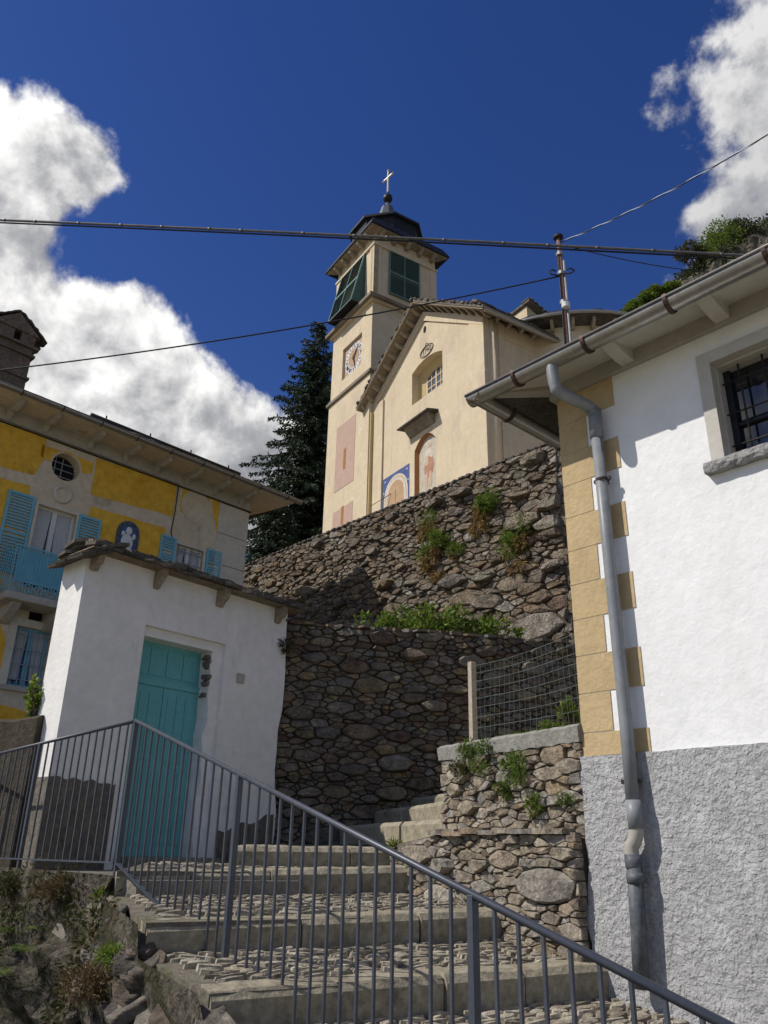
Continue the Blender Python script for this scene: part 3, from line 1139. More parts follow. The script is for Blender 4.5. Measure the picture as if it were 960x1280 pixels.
b = MB().fbox(RH, iu0 + .012, iu0 + .055, -.174, -.14, iz0, iz1)
b.fbox(RH, iu0 + .32, iu0 + .36, -.174, -.145, iz0, iz1)
b.fbox(RH, iu0 + .056, wu1 - .1, -.174, -.15, iz0 + .27, iz0 + .295)
b.build('sash', 'dark_metal', wo_)
# sill of split granite
b = MB()
N = 26
rgs = random.Random(9)
rows = []
for k in range(N + 1):
    u = wu0 - .035 + (wu1 - wu0 + .09) * k / N
    j = lambda a: rgs.uniform(-a, a)
    rows.append([RH.p(u, -.25, iz0 - .075), RH.p(u, .060 + j(.003), iz0 - .075 + j(.004)), RH.p(u, .073 + j(.008), iz0 - .048 + j(.008)), RH.p(u, .066 + j(.008), iz0 - .015 + j(.006)), RH.p(u, .05 + j(.004), iz0 + j(.003)), RH.p(u, -.25, iz0 + .004)])
for r in rows:
    b.v += r
for k in range(N):
    for j_ in range(6):
        x, y = k * 6 + j_, k * 6 + (j_ + 1) % 6
        b.f.append((x, y, y + 6, x + 6))
b.f += [(0, 1, 2, 3, 4, 5), tuple(N * 6 + j_ for j_ in (5, 4, 3, 2, 1, 0))]
b.build('sill', 'granite', wo_)

# eaves: soffit shade band, boarded soffit, corbels, gutters
OV = .43
MB().fbox(RH, -.045, 7.5, -5, .045, ZT + .001, ZT + .13).build('cornice', 'cornice_grey', house)  # grey band stands for the soffit's shadowed inner strip, shade put into colour
b = MB()
zi, zo_ = ZT + .131, ZT + .04
b.hexa([RH.p(-OV, OV, zo_), RH.p(7.5, OV, zo_), RH.p(7.5, -.4, zi + .06), RH.p(.4, -.4, zi + .06), RH.p(-OV, OV, zo_ + .05), RH.p(7.5, OV, zo_ + .05), RH.p(7.5, -.4, zi + .12), RH.p(.4, -.4, zi + .12)])
b.build('soffit', 'soffit', house)
b = MB()
b.hexa([RH.p(-OV, OV, zo_ + .002), RH.p(.4, -.4, zi + .062), RH.p(.4, -5, zi + .062), RH.p(-OV, -5, zo_ + .002), RH.p(-OV, OV, zo_ + .05), RH.p(.4, -.4, zi + .12), RH.p(.4, -5, zi + .12), RH.p(-OV, -5, zo_ + .05)])
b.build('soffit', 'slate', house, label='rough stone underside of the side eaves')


def corbel(u, w=.10):
    b = MB()
    prof = [(-.02, ZT + .15), (-.02, ZT + .02), (.12, ZT + .015), (.20, ZT + .028), (.31, ZT + .055), (.345, ZT + .10), (.345, ZT + .15)]
    b.prism([RH.p(u - w / 2, o, z) for o, z in prof], RH.u * w)
    b.build('corbel', 'soffit', house, bevel=.008)


cu1 = RH.px(885, 388, .25)[0]
cu2 = RH.px(765, 446, .25)[0]
sp = cu1 - cu2
for k in range(-0, 9):
    corbel(cu2 + sp * k)
b = MB()   # corner rafter
a = RH.p(-.02, .02, ZT + .06)
c = RH.p(-OV * .80, OV * .80, ZT + .045)
dd = (c - a).normalized()
ss = dd.cross(Vector((0, 0, 1))).normalized() * .05
b.hexa([a - ss, a + ss, c + ss * .8, c - ss * .8] + [v + Vector((0, 0, .1)) for v in (a - ss, a + ss, c + ss * .8, c - ss * .8)])
b.build('corner_corbel', 'cornice_grey', house, bevel=.01)


def gutter(path_a, path_b, out, r, name='gutter'):
    """half round gutter with a rolled outer lip"""
    b = MB()
    n = 11
    up_ = Vector((0, 0, 1))
    for P in (path_a, path_b):
        for k in range(n):
            a = math.pi * k / (n - 1)
            b.v.append(P + out * (math.cos(a) * r) - up_ * (math.sin(a) * r))
        for k in range(n - 1, -1, -1):
            a = math.pi * k / (n - 1)
            b.v.append(P + out * (math.cos(a) * (r - .004)) - up_ * (math.sin(a) * (r - .004)))
    m = 2 * n
    for k in range(m):
        b.f.append((k, (k + 1) % m, (k + 1) % m + m, k + m))
    b.tube([path_a + out * (r + .002) + up_ * .003, path_b + out * (r + .002) + up_ * .003], .010, 8)
    return b


GZ = ZT + .045
GR = .068
g0 = RH.p(-OV - GR, OV, GZ)
b = gutter(g0, RH.p(7.6, OV, GZ), RH.n, GR)
gut = b.build('gutter', 'copper_gutter', house, smooth=True, label='brown metal half-round gutter along the front eave')
b = gutter(RH.p(-OV, OV + GR, GZ), RH.p(-OV, -5, GZ), -RH.u, GR)
gut2 = b.build('gutter', 'copper_gutter', house, smooth=True, label='brown metal gutter of the side eave')


def hook(P, along, out, par):
    n = 13
    pts = []
    for k in range(n):
        a = -.25 + (math.pi + .5) * k / (n - 1)
        pts.append(P + out * (math.cos(a) * (GR + .006)) - Vector((0, 0, 1)) * (math.sin(a) * (GR + .006)))
    b = MB()
    for k in range(n - 1):
        b.hexa([pts[k] - along * .012, pts[k] + along * .012, pts[k + 1] + along * .012, pts[k + 1] - along * .012] + [v + (v - P).normalized() * .006 for v in (pts[k] - along * .012, pts[k] + along * .012, pts[k + 1] + along * .012, pts[k + 1] - along * .012)])
    b.build('gutter_hook', 'gutter_hook', par)


for px_, py_ in ((648, 480), (735, 436), (838, 383)):
    hook(RH.p(RH.px(px_, py_, OV)[0], OV, GZ), RH.u, RH.n, gut)
for k in range(1, 7):
    hook(RH.p(RH.px(838, 383, OV)[0] + .62 * k, OV, GZ), RH.u, RH.n, gut)
for k in range(5):
    hook(RH.p(-OV, OV - .36 - .7 * k, GZ), RH.n, -RH.u, gut2)
def pxp(x, y, o):
    u_, z_ = RH.px(x, y, o)
    return RH.p(u_, o, z_)


def smooth(pts, n=6):
    out = []
    P_ = [pts[0]] + pts + [pts[-1]]
    for i in range(1, len(P_) - 2):
        for k in range(n):
            t = k / n
            a, b_, c_, d_ = P_[i - 1], P_[i], P_[i + 1], P_[i + 2]
            out.append(.5 * ((2 * b_) + (c_ - a) * t + (2 * a - 5 * b_ + 4 * c_ - d_) * t * t + (3 * b_ - a - 3 * c_ + d_) * t ** 3))
    return out + [pts[-1]]


# downpipe
o_w = .075
ou, _z = RH.px(690, 455, OV)
pt = [RH.p(ou, OV, GZ - GR + .02), RH.p(ou, OV, GZ - GR - .05)]
e1u, e1z = RH.px(697, 489, OV - .03)
e2u, e2z = RH.px(743, 514, o_w)
pt += [RH.p(e1u, OV - .01, e1z + .03), RH.p(e1u + .01, OV - .05, e1z - .01)]
pt += [RH.p(e2u - .02, o_w + .045, e2z + .03), RH.p(e2u, o_w + .005, e2z - .02)]
pipe = thing('downpipe', RH.p(.4, .08, -.7), 'grey drainpipe with an elbow under the gutter and a dark lower length', 'drainpipe')
MB().tube(smooth(pt, 5), .043, 14).build('elbow', 'pvc_grey', pipe, smooth=True)
v1 = RH.px(783, 909.7, o_w)
v2 = RH.px(791, 1000, o_w + .028)
v3 = RH.px(793, 1045, o_w + .028)
top = RH.p(e2u, o_w, e2z + .01)
MB().tube([top, RH.p(e2u, o_w, e2z - .22)], .047, 12).build('collar', 'pvc_grey', pipe, smooth=True)
MB().tube([RH.p(e2u, o_w, e2z - .1), RH.p((v1[0] + e2u) / 2, o_w, (e2z + v1[1]) / 2), RH.p(v1[0], o_w, v1[1]), RH.p(v2[0], o_w + .028, v2[1])], .041, 14).build('pipe', 'pvc_grey', pipe, smooth=True)


oo = o_w + .03
MB().tube([pxp(791.5, 1000, oo), pxp(795.5, 1036, oo)], .0455, 14).build('coupling', 'pvc_grey', pipe, smooth=True)
MB().tube(smooth([pxp(795, 1030, oo), pxp(795.5, 1040, oo), pxp(793.5, 1050, oo), pxp(790, 1058, oo), pxp(789.5, 1067, oo), pxp(791.5, 1076, oo)]), .041, 14).build('swan_neck', 'pvc_beige', pipe, smooth=True)
MB().tube([pxp(791, 1068, oo), pxp(792.5, 1083, oo), pxp(793.5, 1087, oo)], [.049, .049, .043], 14).build('collar', 'pipe_dark', pipe, smooth=True)
MB().tube([pxp(793, 1080, oo), pxp(797.5, 1150, oo), pxp(802, 1236, oo)], .0445, 14).build('lower_pipe', 'pipe_dark', pipe, smooth=True)
MB().tube([pxp(794, 1091, oo), pxp(795.3, 1104, oo)], .052, 14).build('collar', 'pipe_dark', pipe, smooth=True)
for yy, xx in ((600, 753), (977, 789)):
    cu_, cz_ = RH.px(xx, yy, o_w)
    b = MB().tube([RH.p(cu_, o_w, cz_ - .008), RH.p(cu_, o_w, cz_ + .008)], .0475, 12)
    b.fbox(RH, cu_ + .035, cu_ + .062, o_w - .012, o_w + .012, cz_ - .012, cz_ + .012)
    b.fbox(RH, cu_ - .062, cu_ - .035, o_w - .012, o_w + .012, cz_ - .012, cz_ + .012)
    b.fbox(RH, cu_ - .005, cu_ + .005, -.02, o_w - .03, cz_ - .005, cz_ + .005)
    b.build('pipe_clip', 'iron', pipe)
# roof of stone slabs (edge on from here)
roof = MB()
rz = ZT + .045
roof.hexa([RH.p(-OV, OV, rz), RH.p(7.5, OV, rz), RH.p(7.5, -2.4, rz + .95), RH.p(2.4, -2.4, rz + .95), RH.p(-OV, OV, rz + .06), RH.p(7.5, OV, rz + .06), RH.p(7.5, -2.4, rz + 1.01), RH.p(2.4, -2.4, rz + 1.01)])
roof.hexa([RH.p(-OV, OV, rz), RH.p(2.4, -2.4, rz + .95), RH.p(2.4, -5, rz + .95), RH.p(-OV, -5, rz), RH.p(-OV, OV, rz + .06), RH.p(2.4, -2.4, rz + 1.01), RH.p(2.4, -5, rz + 1.01), RH.p(-OV, -5, rz + .06)])
rf = roof.build('roof', 'slate', house)
rgr = random.Random(4)
for k in range(26):
    u = -OV + .12 + k * .29
    if u > 7.3:
        break
    b = MB()
    slope = Vector((0, 0, .335)) - RH.n
    slab_piece(b, RH.p(u, OV - .30, rz + .085 + rgr.uniform(0, .012)), RH.u, slope.normalized(), RH.u.cross(slope).normalized() * (1 if RH.u.cross(slope).z > 0 else -1), rgr.uniform(.26, .36), .42, rgr.uniform(.02, .04), rgr)
    b.build('roof_slab', 'slate', rf)
for k in range(14):
    b = MB()
    slope = Vector((0, 0, .335)) + RH.u
    slab_piece(b, RH.p(-OV + .30, OV - .3 - k * .33, rz + .085 + rgr.uniform(0, .012)), RH.n, slope.normalized(), RH.n.cross(slope).normalized() * (1 if RH.n.cross(slope).z > 0 else -1), .32, .42, rgr.uniform(.02, .04), rgr)
    b.build('roof_slab', 'slate', rf)

# ================================================================== LOW WALL beside the steps
rs = random.Random(21)
loww = thing('stone_wall', LWALL.p(.8, 0, -.6), 'low sunlit rubble wall with a concrete coping between house corner and steps', 'wall')
LT = .77
lwl = LWALL.px(553, 940)[0]
ledge_z = LWALL.px(610, 1038)[1]
MB().prism([LWALL.p(.0, -.02, -1.2), LWALL.p(lwl - .03, -.02, -1.2), LWALL.p(lwl - .03, -.02, LT - .12), LWALL.p(.0, -.02, LT - .12)], LWALL.n * -.36).build('core', 'mortar_light', loww)
stone_face(LWALL, rect(.0, ledge_z - .06, lwl, LT - .115), .155, 2.3, rs, loww, 'stone_warm', gap=.005, h=(.008, .06), big=[(1.42, .42, .10), (.28, .60, .13), (.12, .32, .08)], spread=.5)
# end of the wall, facing up the steps
LEND = Fr(LWALL.p(lwl, 0, 0), rad(-30.05 + 90), flip=False)
# lower, proud part
lw2 = LWALL.sub(0, .10)
foot = rect(-.2, -.75, lwl + .62, ledge_z)
MB().prism([lw2.p(.06, -.03, -1.2), lw2.p(lwl + .60, -.03, -1.2), lw2.p(lwl + .60, -.03, ledge_z - .10), lw2.p(lwl - .1, -.03, ledge_z - .02), lw2.p(.06, -.03, ledge_z - .02)], lw2.n * -.3).build('core', 'mortar_light', loww)
bigs = [(lw2.px(685, 1108)[0], lw2.px(685, 1108)[1], .27), (lw2.px(716, 1112)[0], lw2.px(716, 1112)[1], .10), (lw2.px(705, 1068)[0], lw2.px(705, 1068)[1], .10)]
ll = lwl + .60
stone_face(lw2, [(.02, -.75), (ll, -.75), (ll, ledge_z - .16), (lwl - .05, ledge_z - .03), (.02, ledge_z - .03)], .15, 2.6, rs, loww, 'stone_warm', gap=.005, h=(.008, .06), big=bigs, spread=.5)
for k in range(7):        # thin ledge slabs
    b = MB()
    u = .26 + k * .2
    slab_piece(b, lw2.p(u, -.03 + rs.uniform(-.02, .015), ledge_z - .035 + rs.uniform(-.01, .01)), LWALL.u, LWALL.n, Vector((0, 0, 1)), rs.uniform(.24, .34), .22, rs.uniform(.022, .04), rs)
    b.build('ledge_slab', 'stone_warm', loww)
pos = [.0, .42, .95, lwl + .01]
for a, c in zip(pos, pos[1:]):
    b = MB()
    N = 8
    for k in range(N + 1):
        u = a + .003 + (c - a - .006) * k / N
        j = lambda s: rs.uniform(-s, s)
        b.v += [LWALL.p(u, -.40, LT - .115), LWALL.p(u, .035 + j(.005), LT - .115 + j(.006)), LWALL.p(u, .045 + j(.006), LT - .02 + j(.004)), LWALL.p(u, .015 + j(.006), LT + j(.004)), LWALL.p(u, -.40, LT + .01)]
    for k in range(N):
        for j_ in range(5):
            x, y = k * 5 + j_, k * 5 + (j_ + 1) % 5
            b.f.append((x, y, y + 5, x + 5))
    b.f += [(0, 1, 2, 3, 4), tuple(N * 5 + j_ for j_ in (4, 3, 2, 1, 0))]
    b.build('coping_slab', 'concrete', loww)
# wire fence on the wall
fu_ = LWALL.px(592, 920, -.12)[0]
fence = thing('wire_fence', LWALL.p(fu_, -.12, LT), 'rusty green wire mesh fence with one square post on the low wall', 'fence')
fb, ft = LWALL.px(592, 922, -.12), LWALL.px(595, 826, -.12)
b = MB().fbox(LWALL, fu_ - .026, fu_ + .026, -.145, -.093, LT - .02, ft[1])
b.build('post', 'post_wood', fence, bevel=.006)
P0 = LWALL.p(fu_, -.12, 0)
wires = MB()
Q = RH.p(-.03, -.9, 0)
zt0, zt1 = ft[1] - .035, ft[1] + .02
fl = (LWALL.p(-.1, -.16, 0) - P0).length
fd = (LWALL.p(-.1, -.16, 0) - P0).normalized()
nv, nh = 26, 9
rw_ = random.Random(6)


def fpt(s, t):
    sag = -.03 * math.sin(math.pi * s) * t
    P = P0 + fd * (fl * s)
    z0 = LT + .015
    z1 = zt0 + (zt1 - zt0) * s
    off = LWALL.n * (.012 * math.sin(7 * s + 3 * t))
    return P + off + Vector((0, 0, z0 + (z1 - z0) * t + sag))


for i in range(nv + 1):
    s = i / nv + rw_.uniform(-.004, .004)
    wires.tube([fpt(s, j / 6) + LWALL.n * rw_.uniform(-.003, .003) for j in range(7)], .0016, 4, False)
for j in range(nh):
    t = (j / (nh - 1)) ** .85
    wires.tube([fpt(i / 14, t) for i in range(15)], .0017, 4, False)
wires.build('wire_mesh', 'wire', fence, recalc=False)

# ================================================================== TALL SHADED RETAINING WALL
rs = random.Random(33)
lowr = thing('retaining_wall', LW.p(1.8, 0, 0), 'tall shaded dry-stone retaining wall of dark rounded stones behind the steps', 'wall')
MB().fbox(LW, -.3, 9, -.5, -.005, -1.0, LOW_TOP - .05).build('core', 'mortar', lowr)
vis_r = LW.px(728, 850)[0]
bg_ = [(LW.px(*p)[0], LW.px(*p)[1], r * .66) for p, r in (((462, 857), .34), ((374, 905), .15), ((408, 917), .24), ((497, 921), .24), ((522, 927), .17), ((442, 962), .26), ((493, 955), .32), ((380, 945), .24), ((605, 815), .24), ((420, 990), .26), ((545, 850), .22), ((570, 862), .2))]
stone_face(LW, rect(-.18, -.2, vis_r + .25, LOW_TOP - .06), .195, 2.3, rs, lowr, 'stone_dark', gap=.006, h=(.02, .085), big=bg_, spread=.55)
for k in range(34):
    b = MB()
    u = -.1 + k * .15 + rs.uniform(-.03, .03)
    slab_piece(b, LW.p(u, -.12 + rs.uniform(-.02, .04), LOW_TOP - .06 + rs.uniform(0, .012)), LW.u, LW.n, Vector((0, 0, 1)), rs.uniform(.16, .30), rs.uniform(.3, .42), rs.uniform(.02, .05), rs)
    b.build('coping_slab', 'stone_dark', lowr)

# ================================================================== WALL UNDER THE CHURCH
rs = random.Random(44)
upw = thing('church_terrace_wall', UW.p(5, 0, 4), 'high sunlit rubble wall carrying the church terrace, tufts growing in it', 'wall')
MB().fbox(UW, -.02, 15, -1.0, -.01, 3.0, UP_TOP - .08).build('core', 'mortar', upw)
lim_l = UW.px(318, 700)[0]
zlo = UW.px(713, 800)[1] - .4


def szf(u, z):
    return 1.35 - .55 * min(1, max(0, (z - 4.5) / 4.0)) + (.25 if u < 1.2 else 0)


stone_face(UW, rect(.02, zlo, lim_l + .5, UP_TOP - .09), .36, 2.5, rs, upw, 'stone', gap=.010, h=(.04, .17), limit=300, sizefn=szf, spread=.5,
           big=[(UW.px(700, 620)[0] + .1, UW.px(650, 655)[1] + .2, .4), (UW.px(585, 748)[0], UW.px(585, 748)[1], .5), (UW.px(640, 730)[0], UW.px(640, 730)[1], .45), (UW.px(672, 785)[0], UW.px(672, 785)[1], .75), (UW.px(655, 655)[0], UW.px(655, 655)[1], .55), (UW.px(690, 655)[0], UW.px(690, 655)[1], .45), (UW.px(570, 728)[0], UW.px(570, 728)[1], .4)],
           score=lambda p: 1.0)
# return face at the corner, big quoin stones
UR = Fr(UW.p(0, 0, 0), rad(-42.46 + 90))
if UR.n.dot(UW.u) > 0:
    UR.n = -UR.n
MB().fbox(UR, .25, 9, -1.0, -.01, 3.0, UP_TOP - .10).build('core', 'mortar', upw)
stone_face(UR, rect(-.02, zlo, 2.6, UP_TOP - .09), .5, 1.5, rs, upw, 'stone', gap=.01, h=(.04, .14), spread=.45)
for k in range(60):
    b = MB()
    u = -.1 + k * .235
    slab_piece(b, UW.p(u, -.16, UP_TOP - .085 + rs.uniform(-.006, .012)), UW.u, UW.n, Vector((0, 0, 1)), rs.uniform(.25, .36), .52, rs.uniform(.045, .06), rs)
    b.build('coping_slab', 'slate', upw)

# ================================================================== GATEWAY (white, turquoise door)
gate = thing('gateway', GF.p(0, -.25, -.2), 'white plastered gateway with a stone slab roof around a turquoise door', 'gateway')
gl = GF.px(90, 810)[0]
gr = GF.px(352, 880)[0]
gtop = GF.px(106, 702)[1] + .06
dl, _ = GF.px(180.2, 781)
dr, dzt = GF.px(283, 805.5)
dlb = GF.px(164, 930)[0]
dl = (dl + dlb) / 2
GT = .44
outer = [(gl, -.3), (dl, -.3), (dl, dzt), (dr, dzt), (dr, -.3), (gr - .03, -.3)]
rgg = random.Random(12)
for k in range(12):
    outer.append((gr + rgg.uniform(-.03, .025) + .02 * math.sin(k * .9), -.1 + (gtop + .1) * k / 12))
outer += [(gr, gtop + .1), (gl, gtop + .1)]
b = MB().prism([GF.p(u, 0, z) for u, z in outer], GF.n * -GT)
b.build('wall', 'gate_plaster', gate)
# unplastered base
zbL = GF.px(66.7, 970)[1]
zb2 = GF.px(156, 981)[1]
pts = [(gl - .012, -.35), (dl - .10, -.35), (dl - .10, zb2)]
for k in range(9):
    f = k / 8
    pts.append((dl - .10 + (gl - .012 - dl + .10) * f, zb2 + (zbL - zb2) * f + rgg.uniform(-.02, .02)))
poly_plate(GF, pts, -.43, .014).build('base_wall', 'base_render', gate, label='dark bare base of the gateway wall')
pts = [(dr + .10, -.35), (gr - .02, -.35), (gr - .02, .34)]
for k in range(8):
    f = k / 7
    pts.append((gr - .02 + (dr + .10 - gr + .02) * f, .34 - .22 * f + rgg.uniform(-.03, .03)))
poly_plate(GF, pts, -.3, .016).build('base_wall', 'base_render', gate)
# door surround and leaves
dw_ = .10
RV = .25
door = MB()
door.fbox(GF, dl + .001, dr - .13, -RV - .05, -RV, -.14, dzt - .10)
dj = thing  # noqa
dzb = -.12
dR = dr - .13
do = door.build('door', 'turq_paint', gate, label='turquoise panelled double door with a boarded transom')
ztr = GF.px(210, 857, -RV)[1]
MB().fbox(GF, dl + .003, dR, -RV, -RV + .035, ztr - .035, ztr + .035).build('transom_rail', 'turq_paint', do, bevel=.006)
mid = (dl + dR) / 2
for (a, c) in ((dl + .01, mid - .004), (mid + .004, dR - .01)):
    leaf = MB().fbox(GF, a, c, -RV, -RV + .022, dzb, ztr - .036).build('leaf', 'turq_paint', do, bevel=.004)
    st = .055
    w = c - a
    for (z0, z1) in ((dzb + .12, dzb + .82), (dzb + .92, ztr - .11)):
        nb = 3
        bw = (w - 2 * st) / nb
        for k in range(nb):
            MB().fbox(GF, a + st + bw * k + .003, a + st + bw * (k + 1) - .003, -RV + .0225, -RV + .030, z0, z1).build('board', 'turq_paint', leaf, bevel=.002)
for k in range(4):
    bw = (dR - dl - .09) / 4
    MB().fbox(GF, dl + .05 + bw * k + .004, dl + .05 + bw * (k + 1) - .004, -RV + .0005, -RV + .010, ztr + .08, dzt - .16).build('board', 'turq_paint', do, bevel=.002)
MB().fbox(GF, dl + .001, dr - .001, -RV - .05, -.05, dzt - .101, dzt - .001).build('lintel', 'gate_plaster', gate)
b = MB()
N = 14
for k in range(N + 1):
    z = -.14 + (dzt - .10 + .14) * k / N
    j = rgg.uniform(-.018, .018)
    b.v += [GF.p(dr - .001, -.055 + rgg.uniform(-.01, .01), z), GF.p(dr - .135 + j, -.065 + j, z), GF.p(dr - .145 + j * .6, -RV - .05, z), GF.p(dr - .001, -RV - .05, z)]
for k in range(N):
    for j_ in range(4):
        x, y = k * 4 + j_, k * 4 + (j_ + 1) % 4
        b.f.append((x, y, y + 4, x + 4))
b.f += [(0, 1, 2, 3), (N * 4 + 3, N * 4 + 2, N * 4 + 1, N * 4)]
b.build('jamb', 'gate_plaster', gate, label='crumbling plastered door jamb')
for k in range(9):          # broken plaster at the head of the jamb
    b = MB()
    z = dzt - .16 - k * .045 * rgg.uniform(.6, 1.4)
    stone_mesh(b, Fr(GF.p(dr - .15, -.14, 0), GA + math.pi / 2), [(rgg.uniform(-.03, .05) + x * .04, z + y * .03) for x, y in ((-1, -1), (1, -.8), (1.1, .7), (-.8, 1))], .002, .022, rgg, nseg=7, back=.03)
    b.build('rubble', 'base_render', gate)
MB().fbox(GF, GF.px(180, 1070)[0] - .15, dr + .1, -.3, .12, -.26, dzb - .001).build('threshold', 'riser', gate, bevel=.01)
pu, pz = GF.px(300, 848)
MB().fbox(GF, pu - .055, pu + .055, .001, .02, pz - .055, pz + .055).build('plaque', 'grey_trim', gate, bevel=.006)
# roof slabs: bed course, then overlapping irregular slabs
er = GF.px(379, 757, .25)
RZ = GF.px(133, 682, .25)[1]
MB().fbox(GF, gl - .04, gr + .16, -GT - .08, .16, gtop + .06, RZ).build('roof_bed', 'beam', gate, bevel=.02)
rsl = random.Random(15)
roofz = RZ
for layer in range(3):
    n = 13
    for side in (0, 1):
        for k in range(n):
            u = gl + .0 + (gr - gl + .24) * (k + .5 + rsl.uniform(-.2, .2)) / n
            oc = (.07 - layer * .08) + rsl.uniform(-.03, .03) if side == 0 else (-GT + .05 + layer * .07)
            b = MB()
            tilt = (GF.n * (1 if side == 0 else -1) - Vector((0, 0, .16))).normalized()
            droop = -.10 * max(0, 1 - (u - gl + .2) / .35) ** 1.5
            c = GF.p(u, oc, roofz + .012 + layer * .045 + rsl.uniform(-.008, .012) + droop)
            nz = GF.u.cross(tilt)
            nz = nz if nz.z > 0 else -nz
            slab_piece(b, c, GF.u, tilt, nz.normalized(), rsl.uniform(.22, .36), rsl.uniform(.34, .44), rsl.uniform(.022, .045), rsl)
            b.build('roof_slab', 'slate', gate)
for layer in range(4):     # slabs overhanging the lit end
    for k in range(4):
        b = MB()
        tilt = (-GF.u - Vector((0, 0, .38))).normalized()
        c = GF.p(gl + .03 - .02 * (3 - layer) + layer * .05, .14 - k * .18, RZ - .10 + layer * .045 + rsl.uniform(-.008, .008))
        nz = GF.n.cross(tilt)
        nz = nz if nz.z > 0 else -nz
        slab_piece(b, c, GF.n, tilt, nz.normalized(), rsl.uniform(.2, .3), rsl.uniform(.26, .38), rsl.uniform(.022, .04), rsl)
        b.build('roof_slab', 'slate', gate)
# stone corbels
for (x, y) in ((124, 704), (203, 722), (281, 748), (353, 768)):
    u, z = GF.px(x, y, .10)
    b = MB()
    w = rsl.uniform(.07, .09)
    prof = [(-.02, gtop + .06), (-.02, gtop - .13), (.04, gtop - .135), (.08, gtop - .08), (.12, gtop - .06), (.16, gtop), (.16, gtop + .06)]
    b.prism([GF.p(u - w / 2, o + rsl.uniform(-.008, .008), zz + rsl.uniform(-.008, .008)) for o, zz in prof], GF.u * w)
    b.build('corbel', 'bracket_stone', gate, bevel=.014)
# dark brown garden wall running left from the gateway
gw = thing('garden_wall', GF.p(gl - .5, -.3, -.2), 'dark earth-stained garden wall joining the gateway end', 'wall')
ga = GF.p(gl + .02, -.30, 0)
gb = atD(0, 900, 8.9)
gbd = (Vector((gb.x, gb.y, 0)) - ga).normalized()
gz = atD(40, 899, (ga + gbd * .3).length).z
b = MB()
nn = Vector((-gbd.y, gbd.x, 0))
if nn.dot(-ga) < 0:
    nn = -nn
N = 14
for k in range(N + 1):
    P = ga + gbd * (4.5 * k / N)
    dz = rgg.uniform(-.015, .015)
    b.v += [P + nn * .1 + Vector((0, 0, -.4)), P + nn * (.1 + rgg.uniform(-.01, .01)) + Vector((0, 0, gz + dz - .03)), P + nn * .05 + Vector((0, 0, gz + dz)), P - nn * .2 + Vector((0, 0, gz + dz)), P - nn * .2 + Vector((0, 0, -.4))]
for k in range(N):
    for j_ in range(5):
        x, y = k * 5 + j_, k * 5 + (j_ + 1) % 5
        b.f.append((x, y, y + 5, x + 5))
b.f += [(0, 1, 2, 3, 4), tuple(N * 5 + j_ for j_ in (4, 3, 2, 1, 0))]
b.build('wall', 'dirt_wall', gw)

# ================================================================== RAILINGS
stair_rail = thing('stair_railing', p1 + Vector((0, 0, -.3)), 'grey steel railing sloping down the steps in front of the turquoise door', 'railing')
Z1t, Z1b = .845, -.12
slope = (.372 - .845) / RAIL_LEN
TL = RAIL_LEN * 3.1


def rp(s, z):
    P = p1 + rail_dir * s
    return Vector((P.x, P.y, z + slope * s))


rn = Vector((-rail_dir.y, rail_dir.x, 0))


def vbar(mb, P, z0, z1, a, dirv_, nrm):
    c = [P + dirv_ * (sx * a / 2) + nrm * (sy * a / 2) for sx, sy in ((-1, -1), (1, -1), (1, 1), (-1, 1))]
    mb.hexa([Vector((q.x, q.y, z0)) for q in c] + [Vector((q.x, q.y, z1)) for q in c])


b = MB().tube([rp(-.02, Z1t), rp(TL, Z1t)], .0145, 12)
b.build('handrail', 'rail_metal', stair_rail, smooth=True)
b = MB()
a, c = rp(0, Z1b), rp(TL, Z1b)
vz = Vector((0, 0, .012))
b.hexa([a - rn * .015 - vz, a + rn * .015 - vz, c + rn * .015 - vz, c - rn * .015 - vz, a - rn * .015, a + rn * .015, c + rn * .015, c - rn * .015])
b.build('bottom_rail', 'rail_metal', stair_rail)
posts = [0, RAIL_LEN, RAIL_LEN * 2.1, RAIL_LEN * 3.08]
for i, s in enumerate(posts):
    b = MB()
    P = p1 + rail_dir * s
    vbar(b, P, Z1b + slope * s - (.26 if i == 0 else .14), Z1t + slope * s - .002, .033, rail_dir, rn)
    b.build('post', 'rail_metal', stair_rail, bevel=.003)
for i in range(len(posts) - 1):
    n = 15 if i != 1 else 16
    if i == 1:
        n = 16
    for k in range(1, n):
        s = posts[i] + (posts[i + 1] - posts[i]) * k / n
        b = MB()
        vbar(b, p1 + rail_dir * s, Z1b + slope * s - .004, Z1t + slope * s - .004, .0120, rail_dir, rn)
        b.build('baluster', 'rail_metal', stair_rail)
land_rail = thing('landing_railing', p1 + lrail_dir * 2 + Vector((0, 0, -.3)), 'grey steel railing along the level edge of the landing above the rocky bank', 'railing')
ln = Vector((-lrail_dir.y, lrail_dir.x, 0))
LLEN = 4.4
dsl = (.73 - .845) / (left_end - p1).length
a, c = p1 + Vector((0, 0, Z1t)), p1 + lrail_dir * LLEN + Vector((0, 0, Z1t + dsl * LLEN))
MB().tube([a + lrail_dir * .03, c], .0135, 10).build('handrail', 'rail_metal', land_rail, smooth=True)
b = MB()
a, c = p1 + lrail_dir * .024 + Vector((0, 0, Z1b)), p1 + lrail_dir * LLEN + Vector((0, 0, Z1b - .02))
b.hexa([a - ln * .02 - vz, a + ln * .02 - vz, c + ln * .02 - vz, c - ln * .02 - vz, a - ln * .02, a + ln * .02, c + ln * .02, c - ln * .02])
b.build('bottom_rail', 'rail_metal', land_rail)
psl = [1.42, 3.1, 4.38]
for s in psl:
    b = MB()
    vbar(b, p1 + lrail_dir * s, Z1b - .16, Z1t + dsl * s - .002, .028, lrail_dir, ln)
    b.build('post', 'rail_metal', land_rail)
k = 0
s = .105
